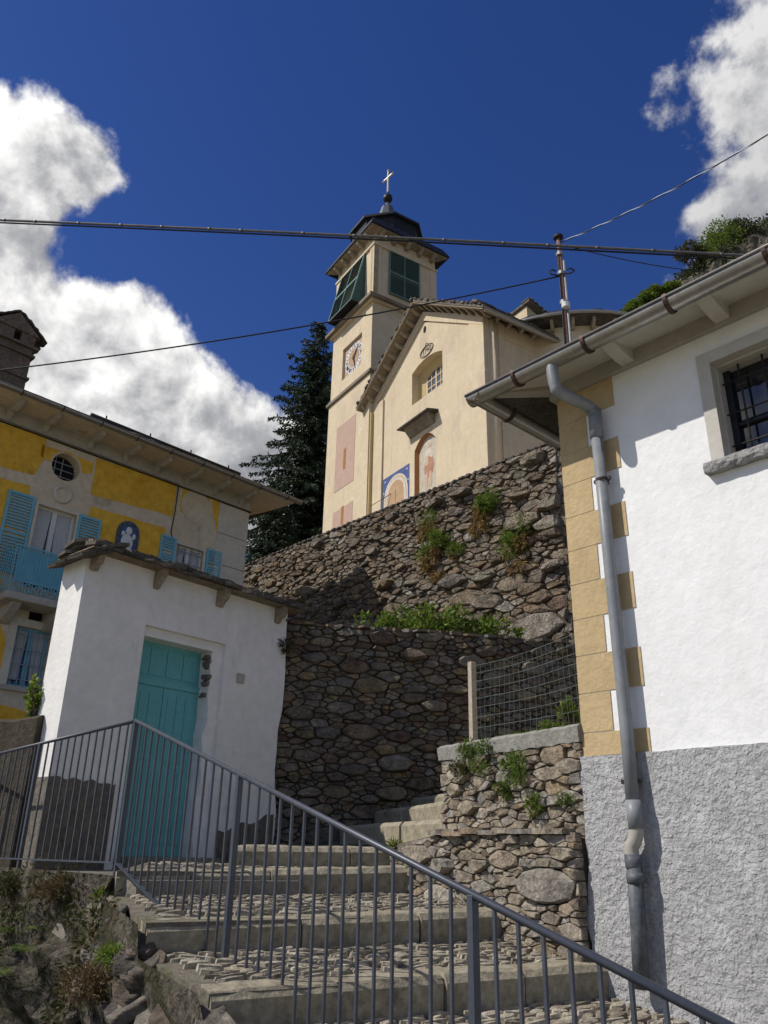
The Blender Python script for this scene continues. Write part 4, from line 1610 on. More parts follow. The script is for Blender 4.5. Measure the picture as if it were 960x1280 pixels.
while s < LLEN - .05:
    if min(abs(s - q) for q in psl) > .04:
        b = MB()
        vbar(b, p1 + lrail_dir * s, Z1b - .002 - .02 * s / LLEN, Z1t + dsl * s - .002, .0115, lrail_dir, ln)
        b.build('baluster', 'rail_metal', land_rail)
    s += .107

# ================================================================== ROCKY BANK below the landing and beside the steps
edge = [p1 + lrail_dir * 4.4 + Vector((0, 0, -.21)), p1 + lrail_dir * 3 + Vector((0, 0, -.21)), p1 + lrail_dir * 1.4 + Vector((0, 0, -.21)), p1 + Vector((.02, -.02, -.22)),
        r1L + Vector((-.03, -.06, -.33)), r1L.lerp(r2L, .5) + Vector((-.10, -.03, -.34)), r2L + Vector((-.02, 0, -.41)), r2L + Vector((.02, -.08, -.56)), r3L + Vector((-.03, 0, -.62)), r3L + Vector((.04, -.08, -.77)), lower[-1][0] + Vector((-.03, 0, -.88)), lower[-2][0] + Vector((-.03, 0, -1.14)), lower[-4][0] + Vector((-.03, 0, -1.64))]
b = MB()


def edge_at(t):
    t = t * (len(edge) - 1)
    i = min(int(t), len(edge) - 2)
    return edge[i].lerp(edge[i + 1], t - i)


out_dir = Vector((-.72, -.69, 0)).normalized()
NU, NV = 230, 90
for j in range(NV + 1):
    t = j / NV
    for i in range(NU + 1):
        P = edge_at(i / NU)
        d = out_dir * (.03 + 3.2 * t ** 1.55)
        zz = P.z + .015 - (2.9 + P.z + .3) * (1 - (1 - t) ** 1.9)
        q = P + d
        q.z = zz
        amp = min(1, t * 6)
        n1_ = fbm(Vector((q.x * 1.7, q.y * 1.7, q.z * 2.6)), 5)
        n2_ = abs(mnoise.noise(Vector((q.x * 1.2 + q.z * 1.1, q.y * 1.2, q.z * 4.5 + q.x * 2.0))))
        st_ = mnoise.noise(Vector((q.x * .6, q.y * .6, q.z * 7.5 + q.x * 2.2)))
        q += (out_dir * .9 + Vector((0, 0, .5))) * (.24 * n1_ - .26 * n2_ + .10 * st_ + .05 * (round(st_ * 3) / 3)) * amp
        b.v.append(q)
for j in range(NV):
    for i in range(NU):
        k = j * (NU + 1) + i
        b.f.append((k, k + 1, k + NU + 2, k + NU + 1))
bank = b.build('rocky_bank', 'rock', kind='structure')
bank_me = bank.data
borg = ORG[bank.name].copy()


def on_bank(rng, t0, t1, s0, s1):
    i, j = int(NU * rng.uniform(s0, s1)), int(NV * rng.uniform(t0, t1))
    return b_pts[j * (NU + 1) + i].copy()


b_pts = [v.copy() for v in b.v]
rb = random.Random(17)
# layered slabs lying in the bank beside the steps
for k in range(230):
    t0 = rb.uniform(.0, 1) ** 1.6 * .40
    P = on_bank(rb, t0, t0 + .05, .30, .95)
    b = MB()
    ax = (rail_dir * rb.uniform(.5, 1) + out_dir * rb.uniform(-.4, .6) + Vector((0, 0, rb.uniform(-.5, -.1)))).normalized()
    ay = out_dir + Vector((0, 0, rb.uniform(-.7, -.15)))
    ay = (ay - ax * ay.dot(ax)).normalized()
    nz = ax.cross(ay)
    nz = nz if nz.z > 0 else -nz
    slab_piece(b, P - nz * .02 - out_dir * .06, ax, ay, nz, rb.uniform(.14, .42), rb.uniform(.12, .30), rb.uniform(.03, .075), rb, n=10)
    b.build('rock_slab', 'rock_slab', bank, bevel=.012)
for k in range(120):
    P = on_bank(rb, .03, .8, .05, .5)
    b = MB()
    ax = Vector((rb.uniform(-1, 1), rb.uniform(-1, 1), rb.uniform(-.7, .7))).normalized()
    ay = ax.cross(Vector((rb.uniform(-.4, .4), rb.uniform(-.4, .4), 1))).normalized()
    L = rb.uniform(.05, .20)
    slab_piece(b, P - out_dir * L * .3 - Vector((0, 0, L * .15)), ax, ay, ax.cross(ay), L, L * rb.uniform(.5, .9), L * rb.uniform(.25, .5), rb, n=9)
    b.build('rock', 'rock_slab', bank, bevel=.012)

# ================================================================== CHURCH
CA = rad(-32.2)
Np = atD(610, 560, 23)
CF = Fr(Np, CA)                       # facade plane: u runs left/back from the near right corner
CS = Fr(Np, CA + math.pi / 2)         # side plane, u runs right/back
church = thing('church', CF.p(3.5, -3, UP_TOP - .12), 'pale yellow church with gabled front, square bell tower and stone slab roofs', 'church')
ZB = UP_TOP - .12
FW = 7.05
UA = FW / 2
ZE = 17.05       # eave of the wall at the corners
ZA = 19.35       # top of the gable wall
sl = (ZA - ZE) / UA
# gable wall with window and niche openings
w0 = [CF.px(*p) for p in ((515, 508), (515, 468), (553, 435), (553, 478))]
wl, wr_ = (w0[0][0] + w0[1][0]) / 2, (w0[2][0] + w0[3][0]) / 2
wzb = (w0[0][1] + w0[3][1]) / 2
wzs = (w0[1][1] + w0[2][1]) / 2 - .05


def arch(u0, u1, z0, zs, rise, n=10):
    c, hw = (u0 + u1) / 2, (u1 - u0) / 2
    pts = [(u0, z0), (u1, z0)]
    for k in range(n + 1):
        a = k / n
        x = u1 + (u0 - u1) * a
        pts.append((x, zs + rise * (1 - ((x - c) / hw) ** 2) ** .5 if rise >= hw * .9 else zs + rise * (1 - ((x - c) / hw) ** 2)))
    return pts


whole = arch(wr_, wl, wzb, wzs, .24)
n0 = [CF.px(*p) for p in ((518, 604), (518, 563), (534, 541), (544, 548))]
nl = n0[0][0]
nr = CF.px(545, 580)[0]
nzs = n0[1][1] - .05
nrise = CF.px(533, 541)[1] - nzs
nhole = arch(nr, nl, ZB + .6, nzs, max(.3, nrise), 12)
gable = [(0, ZB), (0, ZE), (UA, ZA), (FW, ZE), (FW, ZB)]
b = MB()
wall_shell(b, CF, gable, [whole, nhole], 0, [.48, .16], 11.0)
b.build('front_wall', 'church', church)
# window
cw = MB()
wi = [(u, z) for u, z in whole]
cwc = ((wl + wr_) / 2, (wzb + wzs) / 2)
inner = [(cwc[0] + (u - cwc[0]) * .60, cwc[1] + .02 + (z - cwc[1]) * .62) for u, z in whole]
# splayed inner surround: ring between opening and small window
k = len(whole)
cw.add([CF.p(u, -.30, z) for u, z in whole] + [CF.p(u, -.46, z) for u, z in inner], [(i, (i + 1) % k, (i + 1) % k + k, i + k) for i in range(k)])
cwo = cw.build('window', 'church_yellow', church)
poly_plate(CF, inner, -.50, -.465).build('pane', 'glass_pale', cwo)
iu_a, iu_b = min(p[0] for p in inner), max(p[0] for p in inner)
iz_a, iz_b = min(p[1] for p in inner), max(p[1] for p in inner)
b = MB()
for f in (.0, .25, .5, .75, 1.0):
    x = iu_a + (iu_b - iu_a) * f
    hw = .035 if f in (0, .5, 1) else .016
    b.fbox(CF, x - hw, x + hw, -.464, -.43, iz_a, iz_b - (.12 if f in (0, 1) else .03))
for f in (.02, .36, .68):
    z = iz_a + (iz_b - iz_a) * f
    b.fbox(CF, iu_a, iu_b, -.464, -.44, z - .02, z + .02)
b.build('frame', 'church_trim', cwo)
# painted niche
npl = [(u, z) for u, z in nhole]
nic = poly_plate(CF, npl, -.20, -.155).build('niche', 'fresco_ground', church, label='arched niche with a faded painted figure')
cN = (nl + nr) / 2
b = MB()
k = len(nhole)
nin = [(cN + (u - cN) * .86, z if z < nzs else nzs + (z - nzs) * .86) for u, z in nhole]
b.add([CF.p(u, -.001, z) for u, z in nhole] + [CF.p(u, -.15, z) for u, z in nin], [(i, (i + 1) % k, (i + 1) % k + k, i + k) for i in range(k)])
b.build('niche_edge', 'fresco_brown', nic)


def blob(fr, cu, cz, ru, rz, o, th=.012, n=16, wob=.12, rng=R0):
    pts = [(cu + ru * math.cos(2 * math.pi * k / n) * (1 + rng.uniform(-wob, wob)), cz + rz * math.sin(2 * math.pi * k / n) * (1 + rng.uniform(-wob, wob))) for k in range(n)]
    return poly_plate(fr, pts, o, o + th)


hz_ = nzs - .05
for (du, dz, ru, rz, m_) in ((0, .12, .17, .17, 'fresco_pale'), (0, .08, .10, .13, 'fresco_skin'), (0, -.38, .27, .36, 'fresco_pale'), (-.03, -.80, .30, .40, 'fresco_red'), (.10, -.52, .12, .2, 'fresco_skin'), (-.12, -1.3, .09, .3, 'fresco_skin'), (.12, -1.3, .09, .3, 'fresco_skin')):
    blob(CF, cN + du, hz_ + dz, ru, rz, -.153 + .003 * (abs(dz) < .3) + .004 * (m_ == 'fresco_skin') + .002 * (m_ == 'fresco_red'), .004).build('painted_figure', m_, nic)
# little slab roof over the niche
hu0, hu1 = CF.px(507, 536)[0] - .15, CF.px(550, 515)[0] + .1
hz0 = CF.px(528, 527)[1] - .05
b = MB()
b.prism([CF.p(hu1, 0, hz0 + .12), CF.p(hu1, .50, hz0), CF.p(hu1, .50, hz0 - .055), CF.p(hu1, 0, hz0 + .02)], CF.u * (hu0 - hu1))
b.build('niche_hood', 'slate', church)
b = MB()
b.prism([CF.p(hu1 + .2, 0, hz0 + .019), CF.p(hu1 + .2, .34, hz0 - .03), CF.p(hu1 + .2, .26, hz0 - .14), CF.p(hu1 + .2, .06, hz0 - .34), CF.p(hu1 + .2, 0, hz0 - .36)], CF.u * (hu0 - hu1 - .4))
b.build('hood_corbel', 'cornice_stone', church)
# blue sundial-like painted field
bl0, bl1 = CF.px(479, 601), CF.px(512, 578)
bz1 = (bl0[1] + bl1[1]) / 2
bu1, bu0 = bl0[0], bl1[0]
dial = poly_plate(CF, rect(bu0, ZB + .4, bu1, bz1), .001, .006).build('wall_painting', 'fresco_blue', church, label='blue painted field with stars around a pale arch')
bc, bw2 = (bu0 + bu1) / 2, (bu1 - bu0) / 2
for (sc_, m_, o) in ((.90, 'fresco_pale', .0062), (.80, 'fresco_ochre', .0082), (.76, 'fresco_pale', .0102), (.62, 'fresco_ochre', .0122)):
    pts = arch(bc - bw2 * sc_, bc + bw2 * sc_, ZB + .41, bz1 - .12 - bw2 * .9, bw2 * sc_, 16)
    poly_plate(CF, pts, o, o + .002).build('arch_band', m_, dial)
for (du, dz) in ((.84, -.16), (-.84, -.16), (.93, -.62), (-.93, -.62)):
    pts = []
    for k in range(10):
        r = .055 if k % 2 == 0 else .022
        pts.append((bc + bw2 * du * .98 + r * math.sin(k * math.pi / 5), bz1 + dz + r * math.cos(k * math.pi / 5)))
    poly_plate(CF, pts, .0062, .009).build('star', 'ceramic_white', dial)
MB().tube([CF.p(bc, .015, bz1 - .75), CF.p(bc, .015, ZB + .4)], .008, 5).build('dial_line', 'ink', dial)
MB().tube([CF.p(bc + .3, .015, bz1 - .8), CF.p(bc + .95, .5, bz1 - 1.2)], .012, 5).build('gnomon', 'iron', dial)
# date cartouche
ou_, oz_ = CF.px(533.5, 438.5)
cart = MB()
n = 28
for (ru, rz, ro) in ((.42, .235, .018), (.35, .175, .010)):
    cart.tube([CF.p(ou_ + ru * math.cos(2 * math.pi * k / n), .006, oz_ + rz * math.sin(2 * math.pi * k / n)) for k in range(n + 1)], ro, 5, False)
cart.tube([CF.p(ou_ - .1, .006, oz_ + .27), CF.p(ou_, .006, oz_ + .36), CF.p(ou_ + .1, .006, oz_ + .27)], .014, 5)
co = cart.build('date_cartouche', 'ink', church, label='painted oval with the date 1790')
fc = bpy.data.curves.new('date_text', 'FONT')
fc.body = '1790'
fc.size = .27
fc.align_x = 'CENTER'
fc.align_y = 'CENTER'
fc.extrude = .004
tmp = bpy.data.objects.new('tmp_text', fc)
col.objects.link(tmp)
dg = bpy.context.evaluated_depsgraph_get()
tm = bpy.data.meshes.new_from_object(tmp.evaluated_get(dg))
bpy.data.objects.remove(tmp)
tb = MB()
tb.add([CF.p(ou_ - v.co.x * 1.0, .006 + v.co.z, oz_ + v.co.y) for v in tm.vertices], [tuple(p.vertices) for p in tm.polygons])
tb.build('date', 'ink', co)
# vent hole, tie bar
vu, vz_ = CF.px(531, 412)
blob(CF, vu, vz_, .10, .17, -.01, .014, 12, .1).build('vent', 'dark', church)
tu, tz = CF.px(598, 458)
MB().tube([CF.p(tu, .02, tz - .35), CF.p(tu, .02, tz + .35)], .02, 6).build('tie_bar', 'iron', church)
MB().tube([CF.p(.7, .012, CF.px(575, 401)[1]), CF.p(UA - .05, .012, CF.px(535, 399)[1])], .022, 5).build('crack_line', 'ink', church)
# pilaster strips on the facade
MB().fbox(CF, -.03, .80, -.2, .05, ZB, ZE + .02).build('pilaster', 'church', church)
MB().fbox(CF, FW - .75, FW, -.2, .07, ZB, ZE - .3).build('pilaster', 'church', church)
b = MB().fbox(CF, FW - .05, FW + .25, -.2, .20, ZB, ZE - .6)
b.build('pilaster', 'church_yellow', church)
# corner half-round of the side
MB().fbox(CS, .10, .55, -.1, .055, ZB, ZE - .15).build('pilaster', 'church_trim', church)
MB().tube([CS.p(.33, .03, ZB), CS.p(.33, .03, ZE - .2)], .16, 12).build('corner_shaft', 'church_trim', church, smooth=True)
MB().fbox(CS, .62, .80, -.1, .03, ZB, ZE - .15).build('pilaster', 'church', church)
SL = CS.px(695, 420)[0]        # length of the nave side that shows
# raised frame on the side wall
MB().fbox(CS, SL - .45, SL, -.1, .04, ZB, ZE - .12).build('pilaster', 'church', church)
MB().fbox(CS, .801, SL - .451, -.1, .04, ZE - .7, ZE - .12).build('pilaster', 'church', church)
# eaves of the side
b = MB()
NL = 6.2
ov = .75
zs_ = ZE + .02


def roof_plane(mb, a0, a1, b0, b1, th):
    q = [a0, a1, b1, b0]
    nn_ = (a1 - a0).cross(b0 - a0).normalized()
    nn_ = nn_ if nn_.z > 0 else -nn_
    mb.hexa([v for v in q] + [v + nn_ * th for v in q])


rov = .55           # overhang over the front
eo = .62            # overhang sideways
ridge_z = ZA + .25
slope_z = (ridge_z - (ZE + .10)) / (UA + .0)
apex0, apex1 = CF.p(UA, rov, ridge_z), CF.p(UA, -11, ridge_z)
eR0, eR1 = CF.p(-eo, rov, ridge_z - slope_z * (UA + eo)), CF.p(-eo, -SL - .1, ridge_z - slope_z * (UA + eo))
eR1b = CF.p(-eo, -11, ridge_z - slope_z * (UA + eo))
eL0, eL1 = CF.p(FW + eo * .9, rov, ridge_z - slope_z * (UA + eo * .9)), CF.p(FW + eo * .9, -11, ridge_z - slope_z * (UA + eo * .9))
b = MB()
roof_plane(b, eR0, eR1b, apex0, apex1, .10)
roof_plane(b, eL0, eL1, apex0, apex1, .10)
crf = b.build('roof', 'slate', church)
# slabs along the visible verges and eaves
rk = random.Random(30)


def slab_row(P, Q, inward, width, n, par, layers=2, th=(.05, .09), m='slate'):
    d = (Q - P)
    e = d.normalized()
    for l in range(layers):
        for k in range(n):
            b = MB()
            c = P + d * ((k + .5 + rk.uniform(-.25, .25)) / n) + inward * (width * (.42 + .30 * l)) + Vector((0, 0, .10 + .06 * l + rk.uniform(-.015, .025)))
            ay = (inward - e * inward.dot(e)).normalized()
            nz = e.cross(ay)
            nz = nz if nz.z > 0 else -nz
            slab_piece(b, c - e * 0, e, ay, nz, d.length / n * rk.uniform(1.0, 1.5), width * rk.uniform(.8, 1.15), rk.uniform(*th), rk)
            b.build('roof_slab', m, par)


inR = (apex0 - eR0).normalized()
inL = (apex0 - eL0).normalized()
bk = -CF.n
slab_row(eR0, apex0, bk, .55, 18, crf, 2)
slab_row(eL0, apex0, bk, .55, 18, crf, 2)
slab_row(eR0, CF.p(-eo, -SL - .1, eR0.z), inR, .5, 14, crf, 2)
slab_row(apex0, CF.p(UA, -8, ridge_z), inR * -1, .5, 16, crf, 1)
# soffit boards and rafter ends under the verges
for (E0, A, dirn) in ((eR0, apex0, inR), (eL0, apex0, inL)):
    b = MB()
    q = [E0 - Vector((0, 0, .02)), A - Vector((0, 0, .02)), A - CF.n * rov - Vector((0, 0, .02)), E0 - CF.n * rov - Vector((0, 0, .02))]
    b.hexa([v - Vector((0, 0, .05)) for v in q] + [v - Vector((0, 0, .002)) for v in q])
    b.build('soffit', 'beam', church)
    n = 10
    for k in range(n):
        P = E0.lerp(A, (k + .55) / n)
        b = MB()
        s = dirn * .06
        lo = Vector((0, 0, -.07))
        pr = [(-.02, 0), (.03, -.15), (.18, -.17), (.34, -.11), (.46, -.03), (.46, 0)]
        pts = [P - CF.n * rov + CF.n * o + lo + Vector((0, 0, z)) for o, z in pr]
        b.prism([p - s for p in pts], s * 2)
        b.build('rafter_end', 'bracket_stone', church, bevel=.02)
    # moulded band on the wall below the rake
b = MB()
E_, A_ = CF.p(FW, 0, ZE - .1), CF.p(UA, 0, ZA - .1)
for (E_, A_, mm) in ((CF.p(FW, .001, ZE - .02), CF.p(UA, .001, ZA - .02), 'church_trim'), (CF.p(0, .001, ZE - .02), CF.p(UA, .001, ZA - .02), 'church')):
    b = MB()
    dn = Vector((0, 0, -.42))
    b.hexa([E_ + dn, A_ + dn, A_, E_, E_ + dn + CF.n * .06, A_ + dn + CF.n * .06, A_ + CF.n * .06, E_ + CF.n * .06])
    b.build('rake_band', mm, church)
# side eave: soffit, brackets, gutter
eS0, eS1 = eR0, CF.p(-eo, -SL - .1, eR0.z)
b = MB()
wi0, wi1 = CF.p(0, 0.0, ZE + .12), CF.p(0, -SL - .1, ZE + .12)
q = [eS0 - CF.n * rov - Vector((0, 0, .03)), eS1 - Vector((0, 0, .03)), wi1, wi0]
b.hexa([v - Vector((0, 0, .05)) for v in q] + [v for v in q])
b.build('soffit', 'beam', church)
for k in range(6):
    u = .45 + k * (SL - .6) / 5
    b = MB()
    pr = [(-.02, ZE + .07), (-.02, ZE - .20), (.12, ZE - .22), (.30, ZE - .15), (.50, ZE - .17), (.50, ZE - .08)]
    b.prism([CS.p(u - .07, o, z) for o, z in pr], CS.u * .14)
    b.build('rafter_end', 'bracket_stone', church, bevel=.02)
gpa, gpb = eS0 + CF.u * -.02 + Vector((0, 0, -.02)), eS1 + Vector((0, 0, -.02))
bgt = gutter(gpa, gpb, -CF.u, .10)
bgt.build('gutter', 'copper_gutter', church, smooth=True)
# second body with its curved apse behind
RC = CS.p(SL + 2.6, -2.2, 0)
AZr = 4.3
apz = 17.25
b = MB()
seg = 40
ang0 = math.atan2(CS.n.y, CS.n.x)
ap = MB()
ap.lathe((RC.x, RC.y, 0), [(AZr, ZB), (AZr, apz)], seg)
ap.build('apse', 'church', church, smooth=False)
ap = MB()
ap.lathe((RC.x, RC.y, 0), [(AZr - .02, apz + .001), (AZr + .55, apz + .12), (AZr + .55, apz + .22), (1.0, apz + 1.5), (.05, apz + 1.6)], seg)
apr = ap.build('apse_roof', 'slate', church)
for k in range(seg):
    a = 2 * math.pi * k / seg
    d = Vector((math.cos(a), math.sin(a), 0))
    if d.dot(-Vector((RC.x, RC.y, 0)).normalized()) < -.2:
        continue
    t = Vector((-d.y, d.x, 0))
    b = MB()
    c0 = Vector((RC.x, RC.y, 0))
    pr = [(AZr - .02, apz), (AZr - .02, apz - .22), (AZr + .2, apz - .2), (AZr + .42, apz - .05), (AZr + .45, apz + .09)]
    b.prism([c0 + d * r + t * -.06 + Vector((0, 0, z)) for r, z in pr], t * .12)
    b.build('rafter_end', 'bracket_stone', church, bevel=.015)
    b = MB()
    slab_piece(b, c0 + d * (AZr + .38) + Vector((0, 0, apz + .24 + rk.uniform(-.02, .03))), t, (d * -1 + Vector((0, 0, .32))).normalized(), t.cross(d * -1 + Vector((0, 0, .32))).normalized() * (1 if t.cross(d * -1 + Vector((0, 0, .32))).z > 0 else -1), .85, .6, rk.uniform(.05, .08), rk)
    b.build('roof_slab', 'slate', apr)
gp = [Vector((RC.x, RC.y, apz + .13)) + Vector((math.cos(2 * math.pi * k / 60), math.sin(2 * math.pi * k / 60), 0)) * (AZr + .66) for k in range(61)]
MB().tube(gp, .07, 8, False).build('gutter', 'copper_gutter', church, smooth=True)
# higher roof seen between nave and apse
b = MB()
q0, q1 = CS.p(SL - .3, -.9, 0), CS.p(SL + .9, -2.6, 0)
b.hexa([CS.p(SL - .9, -.5, ZE), CS.p(SL + 1.3, -.5, ZE), CS.p(SL + 1.3, -3.5, ZE), CS.p(SL - .9, -3.5, ZE), CS.p(SL - .9, -.5, ZE + 1.75), CS.p(SL + .75, -.5, ZE + 1.15), CS.p(SL + .75, -3.5, ZE + 1.15), CS.p(SL - .9, -3.5, ZE + 1.75)])
b.build('choir_wall', 'church', church)
b = MB()
q = [CS.p(SL - 1.0, -.25, ZE + 1.80), CS.p(SL + 1.0, -.25, ZE + 1.06), CS.p(SL + 1.0, -3.6, ZE + 1.06), CS.p(SL - 1.0, -3.6, ZE + 1.80)]
b.hexa(q + [v + Vector((0, 0, .09)) for v in q])
chr_ = b.build('choir_roof', 'slate', church)
for k in range(9):
    b = MB()
    f = (k + .5) / 9
    dn_ = (q[1] - q[0]).normalized()
    slab_piece(b, q[0].lerp(q[1], f) - CS.n * .22 + Vector((0, 0, .10)), dn_, -CS.n, Vector((0, 0, 1)), .3, .6, rk.uniform(.03, .05), rk)
    b.build('roof_slab', 'slate', chr_)

# ---- bell tower
TO = .25
TF = CF.sub(0, TO)
T0u, T1u = TF.px(466, 360)[0], TF.px(410, 533)[0]
TWd = T1u - T0u
TR = Fr(TF.p(T0u, 0, 0), CA + math.pi / 2)
ZL, ZC, ZTT = 18.47, 22.12, 25.95     # ledge, cornice, top of the walls
tower = church


def tower_block(name, z0, z1, inset, m):
    b = MB()
    b.fbox(TF, T0u + inset, T1u - inset, -TWd + inset, -inset, z0, z1)
    return b.build(name, m, church)


tower_block('tower_base', ZB, ZL, 0.0, 'church')
# clock stage with a sunk dial panel
ck = [TF.px(*p) for p in ((428, 436), (451, 416), (426, 477), (451, 453))]
cku0, cku1 = (ck[1][0] + ck[3][0]) / 2, (ck[0][0] + ck[2][0]) / 2
ckz0, ckz1 = (ck[2][1] + ck[3][1]) / 2, (ck[0][1] + ck[1][1]) / 2
b = MB()
wall_shell(b, TF.sub(0, -.04), rect(T0u + .04, ZL, T1u - .04, ZC), [rect(cku0, ckz0, cku1, ckz1)], 0, [.12], TWd - .08)
b.build('clock_stage', 'church', church)
bs = .22
b = MB()
wall_shell(b, TF.sub(0, -.10), rect(T0u + .10, ZC, T1u - .10, ZTT), [], 0, [], TWd - .20)
b.build('belfry', 'church', church)
# mouldings
for (z, h_, ovh, m_) in ((ZL - .10, .14, .10, 'cornice_stone'), (ZL + .04, .10, .03, 'church_trim'), (ZC - .08, .10, .10, 'church_trim'), (ZC + .02, .16, .26, 'cornice_stone'), (ZTT - .72, .10, .0, 'church_trim')):
    b = MB()
    ii = -ovh
    b.fbox(TF, T0u + ii, T1u - ii, -TWd + ii, -ii, z, z + h_)
    b.build('moulding', m_, church)
# corner strips of the belfry
for (a, c) in ((T0u + .05, T0u + .40), (T1u - .40, T1u - .05)):
    MB().fbox(TF, a, c, -.30, -.05, ZC + .181, ZTT - .721).build('corner_strip', 'church', church)
MB().fbox(TR, .05, .45, -.30, -.05, ZC + .181, ZTT - .721).build('corner_strip', 'church', church)
MB().fbox(TR, TWd - .40, TWd - .05, -.30, -.05, ZC + .181, ZTT - .721).build('corner_strip', 'church', church)
# painted pink panels with slits
pk = [TF.px(*p) for p in ((422, 535), (446, 517), (417, 617), (441, 601))]
pu0, pu1 = (pk[1][0] + pk[3][0]) / 2, (pk[0][0] + pk[2][0]) / 2
for (z0, z1, s0, s1) in (((pk[2][1] + pk[3][1]) / 2, (pk[0][1] + pk[1][1]) / 2, TF.px(431, 586)[1], TF.px(431, 561)[1]), (ZB + .2, TF.px(430, 633)[1], TF.px(427, 656)[1], TF.px(427, 634)[1])):
    pn = poly_plate(TF, rect(pu0, z0, pu1, z1), .001, .012).build('painted_panel', 'pink_panel', church)
    pc = (pu0 + pu1) / 2
    poly_plate(TF, rect(pc - .10, s0, pc + .10, s1), .0125, .018).build('slit', 'fresco_brown', pn)
blob(TF, TF.px(411, 616)[0], TF.px(411, 616)[1], .28, .30, .001, .004, 20, .03).build('painted_disc', 'church_trim', church)
# clock
CKF = TF.sub(0, -.158)
pan = poly_plate(CKF, rect(cku0 - .05, ckz0 - .05, cku1 + .05, ckz1 + .05), -.02, 0).build('clock', 'pink_panel', church, label='clock with white hour marks and black hands on a pink panel')
cc = ((cku0 + cku1) / 2, (ckz0 + ckz1) / 2)
rO = min(cku1 - cku0, ckz1 - ckz0) / 2 * .93
for h_ in range(12):
    a = h_ * math.pi / 6
    pts = []
    for (r, da) in ((rO * .60, -.16), (rO * .60, .16), (rO * .92, .235), (rO * 1.0, .12), (rO * 1.0, -.12), (rO * .92, -.235)):
        pts.append((cc[0] - r * math.sin(a + da), cc[1] + r * math.cos(a + da)))
    ho = poly_plate(CKF, pts, .001, .012).build('hour_mark', 'ceramic_white', pan)
    b = MB()
    dz_ = (math.sin(a), math.cos(a))
    nstr = [2, 1, 2, 3, 2, 1, 2, 3, 4, 2, 1, 2][h_]
    for q in range(nstr):
        off = (q - (nstr - 1) / 2) * .055
        pa = (cc[0] - rO * .68 * dz_[0] - off * dz_[1], cc[1] + rO * .68 * dz_[1] - off * dz_[0])
        pb = (cc[0] - rO * .90 * dz_[0] - off * dz_[1], cc[1] + rO * .90 * dz_[1] - off * dz_[0])
        b.tube([CKF.p(pa[0], .014, pa[1]), CKF.p(pb[0], .014, pb[1])], .013, 4)
    b.build('numeral', 'ink', ho)
blob(CKF, cc[0], cc[1], rO * .52, rO * .52, .001, .006, 24, 0).build('dial', 'fresco_ochre', pan)
for (ang, ln_, w) in ((rad(38), rO * .82, .03), (rad(166), rO * .88, .022)):
    d = (math.sin(ang), math.cos(ang))
    P = lambda r, s: CKF.p(cc[0] - r * d[0] - s * d[1], .03, cc[1] + r * d[1] - s * d[0])
    MB().prism([P(-.12, -w), P(.15, -w * 1.7), P(ln_, -.006), P(ln_, .006), P(.15, w * 1.7), P(-.12, w)], CKF.n * .012).build('hand', 'iron', pan)
blob(CKF, cc[0], cc[1], .07, .07, .045, .01, 12, 0).build('hub', 'iron', pan)


def shutter(fr, u0, u1, z0, z1, tilt, name, parent, wide=.06):
    """louvred frame hinged along its top edge, pushed out by `tilt` at the bottom"""
    H = z1 - z0

    def P(u, f, o):
        # f: 0 at top, 1 at bottom
        return fr.p(u, .03 + tilt * f + o, z1 - H * f * math.sqrt(max(.2, 1 - (tilt / H) ** 2)))

    def bar(ua, ub, fa, fb, o0, o1):
        return MB().hexa([P(ua, fa, o0), P(ub, fa, o0), P(ub, fa, o1), P(ua, fa, o1), P(ua, fb, o0), P(ub, fb, o0), P(ub, fb, o1), P(ua, fb, o1)])
    W_ = u1 - u0
    fr_b = MB()
    fo = bar(u0, u1, 0, wide / H, 0, .06).build(name, 'shutter_light', parent)
    for (ua, ub, fa, fb) in ((u0, u1, 1 - wide / H, 1), (u0, u0 + wide, wide / H, 1 - wide / H), (u1 - wide, u1, wide / H, 1 - wide / H), ((u0 + u1) / 2 - wide * .4, (u0 + u1) / 2 + wide * .4, wide / H, 1 - wide / H)):
        bar(ua + .001, ub - .001, fa + .001, fb - .001, 0, .06).build('frame_bar', 'shutter_light', fo)
    for (ua, ub) in ((u0 + wide, (u0 + u1) / 2 - wide * .4), ((u0 + u1) / 2 + wide * .4, u1 - wide)):
        bar(ua + .001, ub - .001, .5 - .02, .5 + .02, 0, .055).build('frame_bar', 'shutter_light', fo)
        n = 26
        for k in range(n):
            f0 = wide / H + (1 - 2 * wide / H) * (k + .1) / n
            f1 = wide / H + (1 - 2 * wide / H) * (k + 1.0) / n
            if abs((f0 + f1) / 2 - .5) < .03:
                continue
            b = MB()
            b.hexa([P(ua, f0, .005), P(ub, f0, .005), P(ub, f0, .012), P(ua, f0, .012), P(ua, f1, .038), P(ub, f1, .038), P(ub, f1, .045), P(ua, f1, .045)])
            b.build('slat', 'shutter_green', fo)
    if tilt > .2:   # solid cheeks
        for u in (u0, u1):
            q = [fr.p(u, 0, z1), P(u, 0, .0), P(u, 1, .0), fr.p(u, 0, P(u, 1, 0).z + .0)]
            b = MB()
            b.prism(q, fr.u * .02)
            b.build('cheek', 'shutter_green', fo)
        b = MB()
        b.hexa([fr.p(u0, -.02, P(u0, 1, 0).z - .03), fr.p(u1, -.02, P(u0, 1, 0).z - .03), P(u1, 1, .05) - Vector((0, 0, .03)), P(u0, 1, .05) - Vector((0, 0, .03)), fr.p(u0, -.02, P(u0, 1, 0).z), fr.p(u1, -.02, P(u0, 1, 0).z), P(u1, 1, .05), P(u0, 1, .05)])
        b.build('floor_board', 'dark', fo)
    return fo


